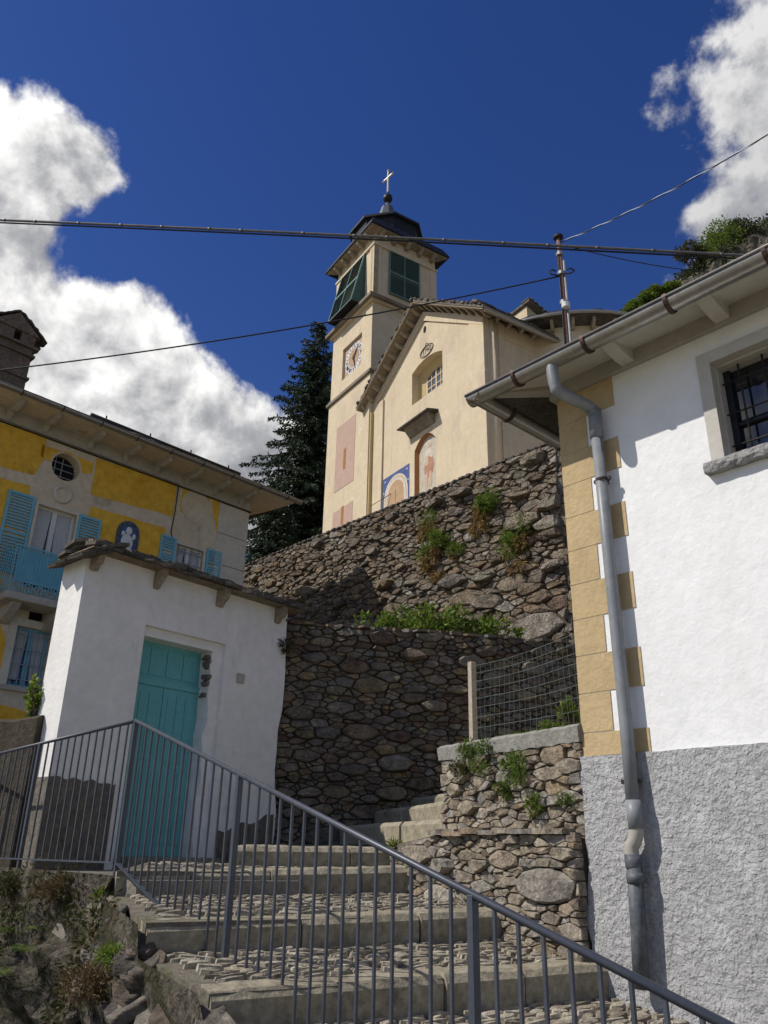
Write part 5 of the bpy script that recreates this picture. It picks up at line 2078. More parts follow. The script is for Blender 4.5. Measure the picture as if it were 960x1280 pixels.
sr = [TR.px(*p, -.1) for p in ((486, 312), (524, 332), (485, 368), (523, 379))]
shutter(TR.sub(0, -.10), (sr[0][0] + sr[2][0]) / 2, (sr[1][0] + sr[3][0]) / 2, (sr[2][1] + sr[3][1]) / 2 - .08, (sr[0][1] + sr[1][1]) / 2, .02, 'shutter', church)
cB = (T0u + T1u) / 2
su0, su1 = TF.px(456, 320, 0)[0], TF.px(428, 345, 0)[0]
shutter(TF.sub(0, -.10), su0 + .05, su1 + .10, ZC + .22, ZTT - .70, .62, 'shutter', church)
# eaves and roof of the tower
tcx = TF.p((T0u + T1u) / 2, -TWd / 2, 0)
ang_t = math.atan2(TF.n.y, TF.n.x) + math.pi / 4
hd = TWd / 2 * math.sqrt(2)
ev = .40 * math.sqrt(2)
b = MB().lathe((tcx.x, tcx.y, 0), [(hd - .2, ZTT - .02), (hd + ev, ZTT + .02), (hd + ev, ZTT + .10), (hd + .25, ZTT + .55), (hd - .75, ZTT + 1.05)], 4, ang_t)
tro = b.build('tower_roof', 'dark_metal', church)
for (fr, u0, u1) in ((TF, T0u, T1u), (TR, 0, TWd)):
    for k in range(5):
        u = u0 + (u1 - u0) * (k + .5) / 5
        b = MB()
        pr = [(-.12, ZTT - .03), (-.12, ZTT - .30), (.10, ZTT - .30), (.18, ZTT - .20), (.27, ZTT - .16), (.33, ZTT - .03)]
        b.prism([fr.p(u - .09, o, z) for o, z in pr], fr.u * .18)
        b.build('rafter_end', 'bracket_stone', church, bevel=.03)
    b = MB()
    b.hexa([fr.p(u0 - .35, .35, ZTT - .03), fr.p(u1 + .35, .35, ZTT - .03), fr.p(u1, -.12, ZTT - .06), fr.p(u0, -.12, ZTT - .06), fr.p(u0 - .35, .35, ZTT - .005), fr.p(u1 + .35, .35, ZTT - .005), fr.p(u1, -.12, ZTT - .02), fr.p(u0, -.12, ZTT - .02)])
    b.build('soffit', 'bracket_stone', church)
oct_ = math.atan2(TF.n.y, TF.n.x) + math.pi / 8
rc_ = 1.62
b = MB().lathe((tcx.x, tcx.y, 0), [(rc_ * .98, ZTT + .55), (rc_ * 1.03, ZTT + .9), (rc_ * 1.07, ZTT + 1.55), (rc_ * 1.17, ZTT + 1.60), (rc_ * 1.17, ZTT + 1.72), (rc_ * .98, ZTT + 1.95), (rc_ * .62, ZTT + 2.45), (rc_ * .40, ZTT + 2.72)], 8, oct_)
b.build('cupola', 'dark_metal', church)
b = MB().lathe((tcx.x, tcx.y, 0), [(rc_ * .36, ZTT + 2.6), (rc_ * .33, ZTT + 2.78), (rc_ * .20, ZTT + 3.55), (rc_ * .20, ZTT + 3.62), (.12, ZTT + 3.68), (.10, ZTT + 3.95)], 8, oct_)
b.build('lantern', 'lead', church)
b = MB()
prof = [(.06, ZTT + 3.92)]
for k in range(9):
    a = -math.pi / 2 + math.pi * (k + .5) / 9
    prof.append((.25 * math.cos(a), ZTT + 4.28 + .25 * math.sin(a)))
prof += [(.06, ZTT + 4.56), (.04, ZTT + 4.75)]
b.lathe((tcx.x, tcx.y, 0), prof, 16)
b.build('ball', 'dark_metal', church, smooth=True)
cr = MB()
cz = ZTT + 4.7
cd = CF.u * .9 + CF.n * .1
cd.normalize()
cp = lambda s, z: tcx + cd * s + Vector((0, 0, z))
cr.tube([cp(0, cz), cp(0, cz + 1.42)], .048, 6)
cr.tube([cp(-.36, cz + .98), cp(.36, cz + .98)], .046, 6)
for (s, z) in ((0, cz + 1.45), (-.38, cz + .98), (.38, cz + .98)):
    cr.lathe(cp(s, z - .07), [(.02, 0), (.085, .07), (.02, .14)], 8)
for (s0, z0, s1, z1) in ((-.14, .98, 0, 1.12), (.14, .98, 0, 1.12), (-.14, .98, 0, .84), (.14, .98, 0, .84)):
    cr.tube([cp(s0, cz + z0), cp(s1, cz + z1)], .02, 5)
cr.build('cross', 'gilt', church)

# ================================================================== YELLOW HOUSE (left)
Ye = atD(0, 487, 18.2)
YA = rad(44.0)
YF = Fr(Ye, YA)                       # u runs right/back along the front
yel = thing('yellow_house', YF.p(3, -4, -.3), 'ochre and cream painted house with blue shutters and wide bracketed eaves', 'house')
yr = YF.px(310, 640)[0]
yl = -7.0
ytop = YF.px(150, 572)[1]
yzt = YF.px(0, 527)[1]                # underside of the frieze
YT = yzt + .42
DEP = 5.2


def ypts(pts, o=0):
    return [YF.px(x, y, o) for x, y in pts]


# window openings
def yrect(x0, y0, x1, y1):
    a = [YF.px(x0, y0), YF.px(x1, y1)]
    return a


w1 = (YF.px(44, 650)[0], YF.px(93, 660)[0], YF.px(68, 742)[1], YF.px(68, 636)[1])
w2 = (YF.px(219.5, 690)[0], YF.px(253, 700)[0], YF.px(236, 712)[1], YF.px(236, 684)[1])
w3 = (YF.px(12, 830)[0], YF.px(57, 830)[0], YF.px(33, 860)[1], YF.px(38, 785)[1])
w4 = (YF.px(36, 770)[0], YF.px(55, 772)[0], YF.px(46, 780)[1], YF.px(46, 764)[1])
oc_c = YF.px(82.5, 584)
oc_r = abs(YF.px(101, 590)[0] - YF.px(63, 579)[0]) / 2 * .92
oc = [(oc_c[0] + oc_r * math.cos(2 * math.pi * k / 24), oc_c[1] + oc_r * math.sin(2 * math.pi * k / 24)) for k in range(24)]
b = MB()
hol = [rect(w[0], w[2], w[1], w[3]) for w in (w1, w2, w3, w4)] + [oc]
wall_shell(b, YF, rect(yl, -3.2, yr, YT), hol, 0, [.22, .20, .22, .15, .32], DEP)
b.build('wall', 'cream_wall', yel)
# ochre painted fields
rp_ = random.Random(23)
for pts in ([(-60, 508), (0, 528), (58, 547), (54, 575), (42, 594), (0, 583), (-60, 565)],
            [(-60, 580), (0, 597), (37, 607), (36, 618), (15, 622), (4, 690), (0, 760), (-60, 760)],
            [(66, 556), (109, 570), (105, 598), (101, 606), (63, 593), (57, 590)],
            [(121, 573), (221, 604), (216, 647), (204, 642), (113, 618), (116, 600)],
            [(113, 633), (206, 660), (208, 674), (198, 700), (197, 730), (118, 705), (121, 673), (110, 645)],
            [(229, 611), (263, 622), (259, 640), (257, 648), (225, 640), (226, 624)],
            [(266, 622), (274, 625), (271, 668), (266, 640)],
            [(-60, 768), (0, 782), (7, 800), (1, 850), (-4, 872), (-60, 856)],
            [(-60, 860), (0, 880), (42, 893), (40, 935), (-60, 910)]):
    q = ypts(pts)
    # hand painted edges: subdivide and wobble
    o = []
    for i in range(len(q)):
        a, c = q[i], q[(i + 1) % len(q)]
        nseg = max(1, int(math.hypot(c[0] - a[0], c[1] - a[1]) / .25))
        for k in range(nseg):
            f = k / nseg
            o.append((a[0] + (c[0] - a[0]) * f + rp_.uniform(-.012, .012), a[1] + (c[1] - a[1]) * f + rp_.uniform(-.012, .012)))
    if pts[0] == (66, 556):
        # keep the painted field clear of the round window: two halves either side
        cz0, cz1 = min(z for _, z in o), max(z for _, z in o)
        l0, l1 = oc_c[0] - oc_r - .30, oc_c[0] + oc_r + .30
        top = [(l0, oc_c[1] + .05), (l0, cz1 - .12), (l1, cz1 - .12), (l1, oc_c[1] + .05)]
        arcp = [(oc_c[0] + (oc_r + .05) * math.cos(math.pi * k / 14), oc_c[1] + (oc_r + .05) * math.sin(math.pi * k / 14)) for k in range(15)]
        poly_plate(YF, top + arcp, .001, .007).build('painted_field', 'yellow_wall', yel)
        continue
    poly_plate(YF, o, .001, .007).build('painted_field', 'yellow_wall', yel)
# painted disc and medallion
du_, dz_ = YF.px(245, 634)
blob(YF, du_, dz_, .46, .46, .0075, .006, 28, .01).build('painted_disc', 'cream_wall', yel)
mu_, mz_ = YF.px(78, 618)
b = MB()
for k in range(20):
    pass
b.tube([YF.p(mu_ + .19 * math.cos(2 * math.pi * k / 20), .02, mz_ + .19 * math.sin(2 * math.pi * k / 20)) for k in range(21)], .05, 6, False)
b.build('medallion', 'cream_trim', yel, smooth=True)
blob(YF, mu_, mz_, .15, .15, .0, .025, 16, .02).build('medallion_face', 'cream_wall', yel)
# window surrounds
for w, m_ in ((w1, 'cream_trim'), (w3, 'cream_trim'), (w2, 'cream_trim')):
    t = .17 if w is w3 else .07
    for (a, c, z0, z1) in ((w[0] - t, w[0], w[2], w[3]), (w[1], w[1] + t, w[2], w[3]), (w[0] - t, w[1] + t, w[3] + .001, w[3] + t)):
        MB().fbox(YF, a, c, -.05, .03, z0, z1).build('surround', m_, yel)
MB().fbox(YF, w3[0] - .28, w3[1] + .25, -.05, .08, w3[2] - .10, w3[2] - .001).build('sill', 'grey_trim', yel)


def casement(w, leaves_, m, dep, par, bars=None, curtain=True, transom=False):
    u0, u1, z0, z1 = w
    fo = MB().fbox(YF, u0, u1, -dep - .03, -dep, z0, z1).build('window', 'glass', par)
    n = leaves_
    for i in range(n):
        a, c = u0 + (u1 - u0) * i / n, u0 + (u1 - u0) * (i + 1) / n
        t = .055
        b = MB()
        for (x0, x1, y0, y1) in ((a, a + t, z0, z1), (c - t, c, z0, z1), (a + t, c - t, z0, z0 + t), (a + t, c - t, z1 - t, z1)):
            b.fbox(YF, x0 + .001, x1 - .001, -dep + .001, -dep + .05, y0, y1)
        b.build('sash', m, fo)
        if curtain:
            b = MB()
            K = 14
            x0, x1 = (a + t, c - t)
            for k in range(K + 1):
                f = k / K
                x = x0 + (x1 - x0) * f
                o = -dep + .006 + .006 * math.sin(f * 30)
                pin = .25 * abs(x1 - x0) * (f if i == 0 else (1 - f))
                b.v += [YF.p(x, o, z1 - t), YF.p(x + (-pin if i == 0 else pin), o, z0 + (z1 - z0) * .12)]
            for k in range(K):
                b.f.append((2 * k, 2 * k + 1, 2 * k + 3, 2 * k + 2))
            b.build('curtain', 'curtain', fo, recalc=False)
    if bars:
        nv_, nh_ = bars
        for k in range(nv_):
            x = u0 + (u1 - u0) * (k + .5) / nv_
            MB().tube([YF.p(x, -.05, z0), YF.p(x, -.05, z1)], .012, 5).build('bar', 'galv', fo)
        for k in range(nh_):
            z = z0 + (z1 - z0) * (k + .5) / nh_
            MB().tube([YF.p(u0, -.045, z), YF.p(u1, -.045, z)], .012, 5).build('bar', 'galv', fo)
    return fo


casement(w1, 2, 'white_paint', .16, yel)
casement(w2, 2, 'white_paint', .14, yel, bars=(4, 2))
casement(w3, 2, 'blue_paint', .15, yel, bars=(5, 4))
MB().fbox(YF, w4[0], w4[1], -.14, -.10, w4[2], w4[3]).build('vent', 'dark', yel)
ocw = poly_plate(YF, oc, -.33, -.30).build('round_window', 'dark', yel)
for k in range(3):
    x = oc_c[0] - oc_r + oc_r * 2 * (k + .75) / 4 - .12
    h_ = math.sqrt(max(.01, oc_r ** 2 - (x - oc_c[0]) ** 2))
    MB().tube([YF.p(x, -.26, oc_c[1] - h_), YF.p(x, -.26, oc_c[1] + h_)], .016, 5).build('bar', 'galv', ocw)
for k in range(3):
    z = oc_c[1] - oc_r + oc_r * 2 * (k + 1) / 4
    h_ = math.sqrt(max(.01, oc_r ** 2 - (z - oc_c[1]) ** 2))
    MB().tube([YF.p(oc_c[0] - h_, -.255, z), YF.p(oc_c[0] + h_, -.255, z)], .016, 5).build('bar', 'galv', ocw)


def yshutter(u0, u1, z0, z1, open_out=.12):
    H = z1 - z0
    t = .06
    fo = MB().fbox(YF, u0, u1, .02, .05, z0, z0 + t).build('shutter', 'blue_paint', yel)
    for (a, c, y0, y1) in ((u0, u1, z1 - t, z1), (u0, u0 + t, z0 + t, z1 - t), (u1 - t, u1, z0 + t, z1 - t), (u0 + t, u1 - t, z0 + H * .48, z0 + H * .48 + t)):
        MB().fbox(YF, a + .001, c - .001, .02, .052, y0 + .001, y1 - .001).build('frame_bar', 'blue_paint', fo)
    n = max(6, int(H / .075))
    for k in range(n):
        z = z0 + t + (H - 2 * t) * (k + .5) / n
        if abs(z - (z0 + H * .48 + t / 2)) < t * .8:
            continue
        b = MB()
        b.hexa([YF.p(u0 + t, .022, z + .018), YF.p(u1 - t, .022, z + .018), YF.p(u1 - t, .03, z + .024), YF.p(u0 + t, .03, z + .024), YF.p(u0 + t, .040, z - .024), YF.p(u1 - t, .040, z - .024), YF.p(u1 - t, .048, z - .018), YF.p(u0 + t, .048, z - .018)])
        b.build('slat', 'blue_paint', fo)


sw = YF.px(48, 650)[0] - YF.px(14, 640)[0]
s1z = (YF.px(30, 682)[1], YF.px(32, 622)[1])
yshutter(w1[0] - .09 - sw, w1[0] - .09, w1[3] - 1.75, w1[3] + .12)
yshutter(w1[1] + .05, w1[1] + .05 + sw * .92, w1[3] - 1.75, w1[3] + .05)
s2 = (YF.px(198, 690)[0], YF.px(219, 690)[0], YF.px(256.5, 700)[0], YF.px(275, 705)[0])
z2 = (w2[2] - .05, w2[3] + .12)
yshutter(s2[0], s2[1] - .02, *z2)
yshutter(s2[2], s2[3], *z2)
# balcony with turquoise railing
bu0_, bu1_ = YF.px(8, 745, .5)[0] - .1, YF.px(75, 745, .5)[0] + .35
bz_ = YF.px(30, 744, .6)[1]
bal = MB().fbox(YF, bu0_, bu1_, .0, .75, bz_ - .16, bz_).build('balcony', 'grey_trim', yel, bevel=.02)
for u in (bu0_ + .2, bu1_ - .4):
    b = MB().prism([YF.p(u, 0, bz_ - .161), YF.p(u, .6, bz_ - .161), YF.p(u, .45, bz_ - .32), YF.p(u, .15, bz_ - .5), YF.p(u, 0, bz_ - .55)], YF.u * .22)
    b.build('bracket', 'grey_trim', bal, bevel=.02)
HB = 1.0
for o in (.70,):
    MB().fbox(YF, bu0_ + .03, bu1_ - .03, o - .02, o + .02, bz_ + HB, bz_ + HB + .035).build('top_rail', 'blue_paint', bal)
    MB().fbox(YF, bu0_ + .03, bu1_ - .03, o - .015, o + .015, bz_ + .24, bz_ + .265).build('bottom_rail', 'blue_paint', bal)
    n = 22
    for k in range(n + 1):
        u = bu0_ + .04 + (bu1_ - bu0_ - .08) * k / n
        MB().tube([YF.p(u, o, bz_), YF.p(u, o, bz_ + HB)], .011, 5).build('baluster', 'blue_paint', bal)
    for k in range(6):
        u = bu0_ + .18 + (bu1_ - bu0_ - .36) * k / 5
        b = MB()
        b.tube([YF.p(u + .12 * math.cos(t * .5) * (1 if t < 7 else .6), o + .012, bz_ + .12 + .09 * math.sin(t * .5)) for t in range(13)], .012, 5, False)
        b.build('scroll', 'blue_paint', bal)
for u in (bu0_ + .04, bu1_ - .04):
    MB().fbox(YF, u - .015, u + .015, .0, .70, bz_ + HB, bz_ + HB + .03).build('side_rail', 'blue_paint', bal)
    for k in range(5):
        MB().tube([YF.p(u, .1 + k * .13, bz_), YF.p(u, .1 + k * .13, bz_ + HB)], .011, 5).build('baluster', 'blue_paint', bal)
MB().fbox(YF, bu0_ + .10, bu1_ - .10, .665, .680, bz_ + .27, bz_ + HB - .02).build('infill_panel', 'blue_paint', bal)
# ceramic relief in an arched frame
cu_, cz_ = YF.px(158, 675)
cw_ = abs(YF.px(172, 680)[0] - YF.px(145, 672)[0]) / 2
chh = .95
pl_ = poly_plate(YF, arch(cu_ - cw_, cu_ + cw_, cz_ - chh * .6, cz_ + .18, cw_, 14), .0, .07).build('ceramic_relief', 'ceramic_blue', yel, label='arched blue and white glazed relief')
poly_plate(YF, arch(cu_ - cw_ * .68, cu_ + cw_ * .68, cz_ - chh * .58, cz_ + .15, cw_ * .68, 14), .0705, .075).build('field', 'fresco_blue', pl_)
for (du, dz, ru, rz) in ((0, .22, .09, .11), (-.02, -.08, .17, .22), (.02, -.38, .19, .2), (-.14, .12, .06, .07), (.15, .10, .05, .08)):
    b = MB()
    c = YF.p(cu_ + du, .085, cz_ + dz)
    n = 10
    vs = [c + YF.u * (ru * math.cos(2 * math.pi * k / n)) + Vector((0, 0, rz * math.sin(2 * math.pi * k / n))) - YF.n * .012 for k in range(n)] + [c + YF.n * .05]
    b.add(vs, [(k, (k + 1) % n, n) for k in range(n)])
    b.build('relief_figure', 'ceramic_white', pl_, smooth=True)
# rusticated quoins
qz1 = yzt - .02
qs = abs(YF.px(290, 636)[1] - YF.px(290, 674)[1])
qu0 = YF.px(273.5, 640)[0]
for k in range(7):
    MB().fbox(YF, qu0, yr + .03, -.5, .035, qz1 - qs * (k + 1) + .012, qz1 - qs * k - .012).build('quoin', 'cream_trim', yel, bevel=.012)
MB().fbox(YF, yr - .3, yr + .005, -DEP + .1, -.51, -2, yzt).build('side_wall', 'cream_wall', yel)
# frieze, soffit, brackets, gutter
YO = .95
MB().fbox(YF, yl, yr + .06, -.4, .06, yzt, YT - .02).build('frieze', 'grey_trim', yel)
MB().fbox(YF, yl, yr + .08, -.4, .085, yzt + .0, yzt + .022).build('frieze_edge', 'cornice_stone', yel)
ez = YF.px(200, 563, YO)[1]
ez = (YF.px(0, 484, YO)[1] + YF.px(370, 627, YO)[1]) / 2
b = MB()
re = yr + .95
b.hexa([YF.p(yl, YO, ez), YF.p(re, YO, ez), YF.p(re, -DEP - 1, YT + .3), YF.p(yl, -DEP - 1, YT + .3), YF.p(yl, YO, ez + .04), YF.p(re, YO, ez + .04), YF.p(re, -DEP - 1, YT + .36), YF.p(yl, -DEP - 1, YT + .36)])
b.build('soffit', 'cream_wall', yel)
for (x, y) in ((18, 520), (65, 530), (122, 548), (166, 565), (205, 581), (243, 597), (278, 610), (311, 624)):
    u = YF.px(x, y, .45)[0]
    b = MB()
    pr = [(-.02, YT + .0), (-.02, yzt + .06), (.10, yzt + .10), (.22, yzt + .22), (.45, ez - .16), (.75, ez - .10), (.80, ez + .01)]
    b.prism([YF.p(u - .06, o, z) for o, z in pr], YF.u * .12)
    b.build('eave_bracket', 'grey_trim', yel, bevel=.015)
yrf = MB()
rh = 1.75
hip = [YF.p(yl, YO, ez + .05), YF.p(re, YO, ez + .05), YF.p(re - 3.4, -DEP / 2, ez + rh), YF.p(yl, -DEP / 2, ez + rh)]
yrf.hexa(hip + [v + Vector((0, 0, .09)) for v in hip])
hp = [YF.p(re, YO, ez + .05), YF.p(re, -DEP - YO, ez + .05), YF.p(re - 3.4, -DEP / 2, ez + rh), YF.p(re - 3.4, -DEP / 2 + .01, ez + rh)]
yrf.hexa(hp + [v + Vector((0, 0, .09)) for v in hp])
hp = [YF.p(yl, -DEP - YO, ez + .05), YF.p(re, -DEP - YO, ez + .05), YF.p(re - 3.4, -DEP / 2, ez + rh), YF.p(yl, -DEP / 2, ez + rh)]
yrf.hexa(hp + [v + Vector((0, 0, .09)) for v in hp])
yro = yrf.build('roof', 'slate', yel)
ry = random.Random(41)
slv = (YF.p(0, -DEP / 2, ez + rh) - YF.p(0, YO, ez)).normalized()
for k in range(44):
    u = yl + 2 + (re - yl - 2) * (k + .5) / 44
    b = MB()
    slab_piece(b, YF.p(u, YO - .26, ez + .19 + ry.uniform(0, .04)), YF.u, slv, YF.u.cross(slv).normalized() * (1 if YF.u.cross(slv).z > 0 else -1), ry.uniform(.3, .48), .6, ry.uniform(.04, .07), ry)
    b.build('roof_slab', 'slate', yro)
b = gutter(YF.p(yl, YO + .05, ez + .05), YF.p(re + .15, YO + .05, ez + .05), YF.n, .085)
ygu = b.build('gutter', 'copper_gutter', yel, smooth=True)
for k in range(14):
    u = yl + 2.4 + k * .95
    b = MB()
    P = YF.p(u, YO + .05, ez + .05)
    pts = [P + YF.n * (math.cos(a_ * math.pi / 8) * .092) - Vector((0, 0, 1)) * (math.sin(a_ * math.pi / 8) * .092) for a_ in range(9)]
    b.tube(pts, .013, 5)
    b.build('gutter_hook', 'gutter_hook', ygu)
# snow guard tube along the roof
sa, sb = YF.px(113, 522, .2), YF.px(300, 590, .2)
sz = (sa[1] + sb[1]) / 2
b = MB().tube([YF.p(sa[0], .2, sz), YF.p(sb[0], .2, sz)], .06, 8)
sg = b.build('snow_guard', 'iron', yel, smooth=True)
for k in range(4):
    u = sa[0] + .4 + (sb[0] - sa[0] - .8) * k / 3
    MB().tube([YF.p(u, .2, sz + .14), YF.p(u, .2, sz - .5)], .02, 5).build('stay', 'iron', sg)
# thin wire down the front
MB().tube([YF.p(YF.px(x, y)[0], .03, YF.px(x, y)[1]) for x, y in ((223, 600), (222, 612), (218, 640), (213, 665), (214, 671), (217, 673))], .014, 5).build('wire', 'iron', yel)
MB().tube([YF.p(yl, .07, yzt + .03), YF.p(YF.px(223, 600)[0], .07, yzt + .03), YF.p(YF.px(223, 600)[0], .05, yzt - .05)], .014, 5).build('wire', 'iron', yel)
# chimney
cF = YF.sub(0, -1.6)
c0, c1 = cF.px(-22, 470)[0], cF.px(34, 470)[0]
czb, czt = ez + .4, cF.px(10, 425)[1]
chim = MB().fbox(cF, c0, c1, -.75, 0, czb, czt).build('chimney', 'chimney', yel)
for (z, e_) in ((cF.px(20, 470)[1], .05), (czt, .10), (cF.px(20, 440)[1], .07)):
    MB().fbox(cF, c0 - e_, c1 + e_, -.75 - e_, e_, z, z + .07).build('moulding', 'chimney', chim)
zc2 = czt + .07
cap_h = .34
cm = (c0 + c1) / 2
for (ua, ub) in ((c0, cm - .02), (cm + .16, c1)):
    MB().fbox(cF, ua, ub, -.75, -.0, zc2, zc2 + cap_h).build('cap_pier', 'chimney', chim)
MB().fbox(cF, cm - .019, cm + .159, -.7, -.12, zc2, zc2 + cap_h - .01).build('flue', 'dark', chim)
gh = .50
hw = (c1 - c0) / 2 + .16
MB().prism([cF.p(cm - hw + .05, .04, zc2 + cap_h), cF.p(cm + hw - .05, .04, zc2 + cap_h), cF.p(cm, .04, zc2 + cap_h + gh)], cF.n * -.83).build('gable_cap', 'chimney', chim)
for sgn in (-1, 1):
    for l in range(4):
        for k in range(2):
            b = MB()
            dn_ = (cF.u * sgn * hw - Vector((0, 0, gh))).normalized()
            c_ = cF.p(cm + sgn * hw * (.98 - l * .27), -.18 - k * .42, zc2 + cap_h + .05 + gh * (.02 + l * .27) + ry.uniform(0, .02))
            nz = cF.n.cross(dn_)
            nz = nz if nz.z > 0 else -nz
            slab_piece(b, c_, cF.n, dn_, nz.normalized(), ry.uniform(.44, .56), ry.uniform(.34, .46), ry.uniform(.04, .07), ry)
            b.build('cap_slab', 'slate', chim)

# ================================================================== SPRUCE
def spruce(base, top, r0, rng, name, label):
    t = thing(name, base, label, 'tree')
    base, top = Vector(base), Vector(top)
    H = (top - base).length
    b = MB().tube([base.lerp(top, k / 12) + Vector((.06 * math.sin(k), .05 * math.cos(k * 1.3), 0)) for k in range(13)], [.36 * (1 - k / 12.5) + .02 for k in range(13)], 9)
    b.build('trunk', 'bark', t, smooth=True)
    cr = MB()
    tw = MB()
    z = .985
    while z > .06:
        rad_ = r0 * ((1 - z) ** .80) + .12
        nb = rng.choice((7, 8, 9)) if z < .9 else 5
        a0 = rng.uniform(0, 6.28)
        for k in range(nb):
            a = a0 + 2 * math.pi * k / nb + rng.uniform(-.3, .3)
            L = rad_ * rng.uniform(.62, 1.12) * (1.15 if rng.random() < .12 else 1)
            P0_ = base.lerp(top, z)
            d = Vector((math.cos(a), math.sin(a), 0))
            s = Vector((-d.y, d.x, 0))
            rise = .55 * z + .06
            n = max(4, int(L / .14))
            pth = []
            for i in range(n + 1):
                f = i / n
                pth.append(P0_ + d * (L * f) + Vector((0, 0, L * (rise * f * .55 - .80 * f * f * (1.15 - z) + .32 * max(0, f - .65)))))
            tw.tube(pth[::2] + [pth[-1]], [.035 * (1 - i / (len(pth[::2]) + 1)) + .006 for i in range(len(pth[::2]) + 1)], 4, False)
            for i in range(1, n + 1):
                f = i / n
                # side twigs, hanging
                for sd_ in (-1, 1):
                    tl_ = (.16 + .46 * (1 - f) * min(1, L / 2)) * rng.uniform(.6, 1.25)
                    td = (s * sd_ * rng.uniform(.5, 1) + d * rng.uniform(.2, .7) + Vector((0, 0, rng.uniform(-.9, -.1)))).normalized()
                    m_ = max(2, int(tl_ / .11))
                    for j in range(m_):
                        q = pth[i] + td * (tl_ * j / m_) + Vector((0, 0, -.25 * (tl_ * j / m_) ** 1.5))
                        for w in range(3):
                            nd = (td + Vector((rng.gauss(0, .45), rng.gauss(0, .45), rng.gauss(-.18, .45)))).normalized()
                            sd2 = nd.cross(Vector((rng.gauss(0, 1), rng.gauss(0, 1), rng.gauss(0, 1)))).normalized()
                            nl_ = rng.uniform(.15, .30)
                            cr.add([q, q + nd * nl_ * .5 + sd2 * .038, q + nd * nl_, q + nd * nl_ * .5 - sd2 * .038], [(0, 1, 2), (0, 2, 3)])
        z -= rng.uniform(.022, .034)
    tw.build('branches', 'bark', t, kind='stuff', recalc=False)
    cr.build('crown', 'needle', t, recalc=False)
    return t


rsp = random.Random(77)
tp = atD(401, 404, 37.0)
spruce(Vector((tp.x - .15, tp.y, ZB - 1.5)), tp, 5.6, rsp, 'spruce_tree', 'tall dark spruce tree beside the bell tower')
# lower, looser conifer foliage left of it behind the yellow house
tp2 = atD(346, 600, 34.0)
spruce(Vector((tp2.x, tp2.y, 4.0)), tp2, 3.0, rsp, 'spruce_tree', 'shorter spruce with sagging boughs behind the yellow house corner')

# ================================================================== CRAG AND SCRUB (upper right)
prof = [(-60, 8), (-25, 10), (-5, 12), (5, 16), (14, 24)]
for (x, y) in ((780, 392), (800, 382), (820, 366), (845, 361), (852, 342), (878, 330), (888, 304), (912, 293), (935, 284), (965, 276)):
    d = ray(x, y)
    prof.append((math.degrees(math.atan2(d.x, d.y)), math.degrees(math.atan(d.z))))
prof += [(34, 38.9), (40, 39.3), (52, 38), (70, 34), (95, 28)]
prof.sort()


def crest(a):
    for (a0, e0), (a1, e1) in zip(prof, prof[1:]):
        if a0 <= a <= a1:
            return e0 + (e1 - e0) * (a - a0) / (a1 - a0)
    return prof[0][1] if a < prof[0][0] else prof[-1][1]


b = MB()
NA, ND = 310, 60
hp_ = []
for j in range(ND + 1):
    for i in range(NA + 1):
        a = -60 + 155 * i / NA
        t = j / ND
        D = 48 + 42 * t ** 1.2
        zc = math.tan(rad(crest(a))) * 69.5
        if t < .55:
            z = 4 + (zc - 4) * (t / .55) ** .75
        else:
            z = zc + (t - .55) * 6
        D2 = D
        k = math.tan(rad(crest(a)))
        P = Vector((math.sin(rad(a)) * D2, math.cos(rad(a)) * D2, 0))
        z = min(z, k * D2 * .995) if t >= .5 else min(z, k * D2 * .99)
        nz = fbm(Vector((P.x * .12, P.y * .12, z * .16)), 5)
        rid = abs(mnoise.noise(Vector((P.x * .3, P.y * .3, z * .35))))
        P += Vector((math.sin(rad(a)), math.cos(rad(a)), 0)) * (-2.6 * nz + 1.6 * rid)
        b.v.append(Vector((P.x, P.y, z - .25 * rid + .4 * nz * (1 if t < .5 else .3))))
hp_ = [v.copy() for v in b.v]
for j in range(ND):
    for i in range(NA):
        k = j * (NA + 1) + i
        b.f.append((k, k + 1, k + NA + 2, k + NA + 1))
b.build('crag', 'crag', kind='structure', smooth=False)
rh_ = random.Random(51)
sc_b = MB()
for _ in range(2600):
    i = rh_.randrange(int(NA * .50), int(NA * (.64 if _ % 2 else .9)))
    j = rh_.randrange(int(ND * .30), int(ND * .62))
    P = hp_[j * (NA + 1) + i]
    if fbm(Vector((P.x * .15, P.y * .15, P.z * .2)), 2) < -.12:
        continue
    r = rh_.uniform(.35, .85)
    leaves(sc_b, rh_, 34, blob_pos(rh_, P + Vector((0, 0, .1)), (r * 1.2, r * 1.2, r * .7), .4), .24, .3, 1.6)
sc_b.build('hillside_scrub', 'leaf_hill', kind='stuff', recalc=False, label='low scrub covering the crag', category=None) if False else tag(sc_b.build('hillside_scrub', 'leaf_hill', recalc=False), 'low dark scrub covering the rocky crag', 'scrub', None, 'stuff')


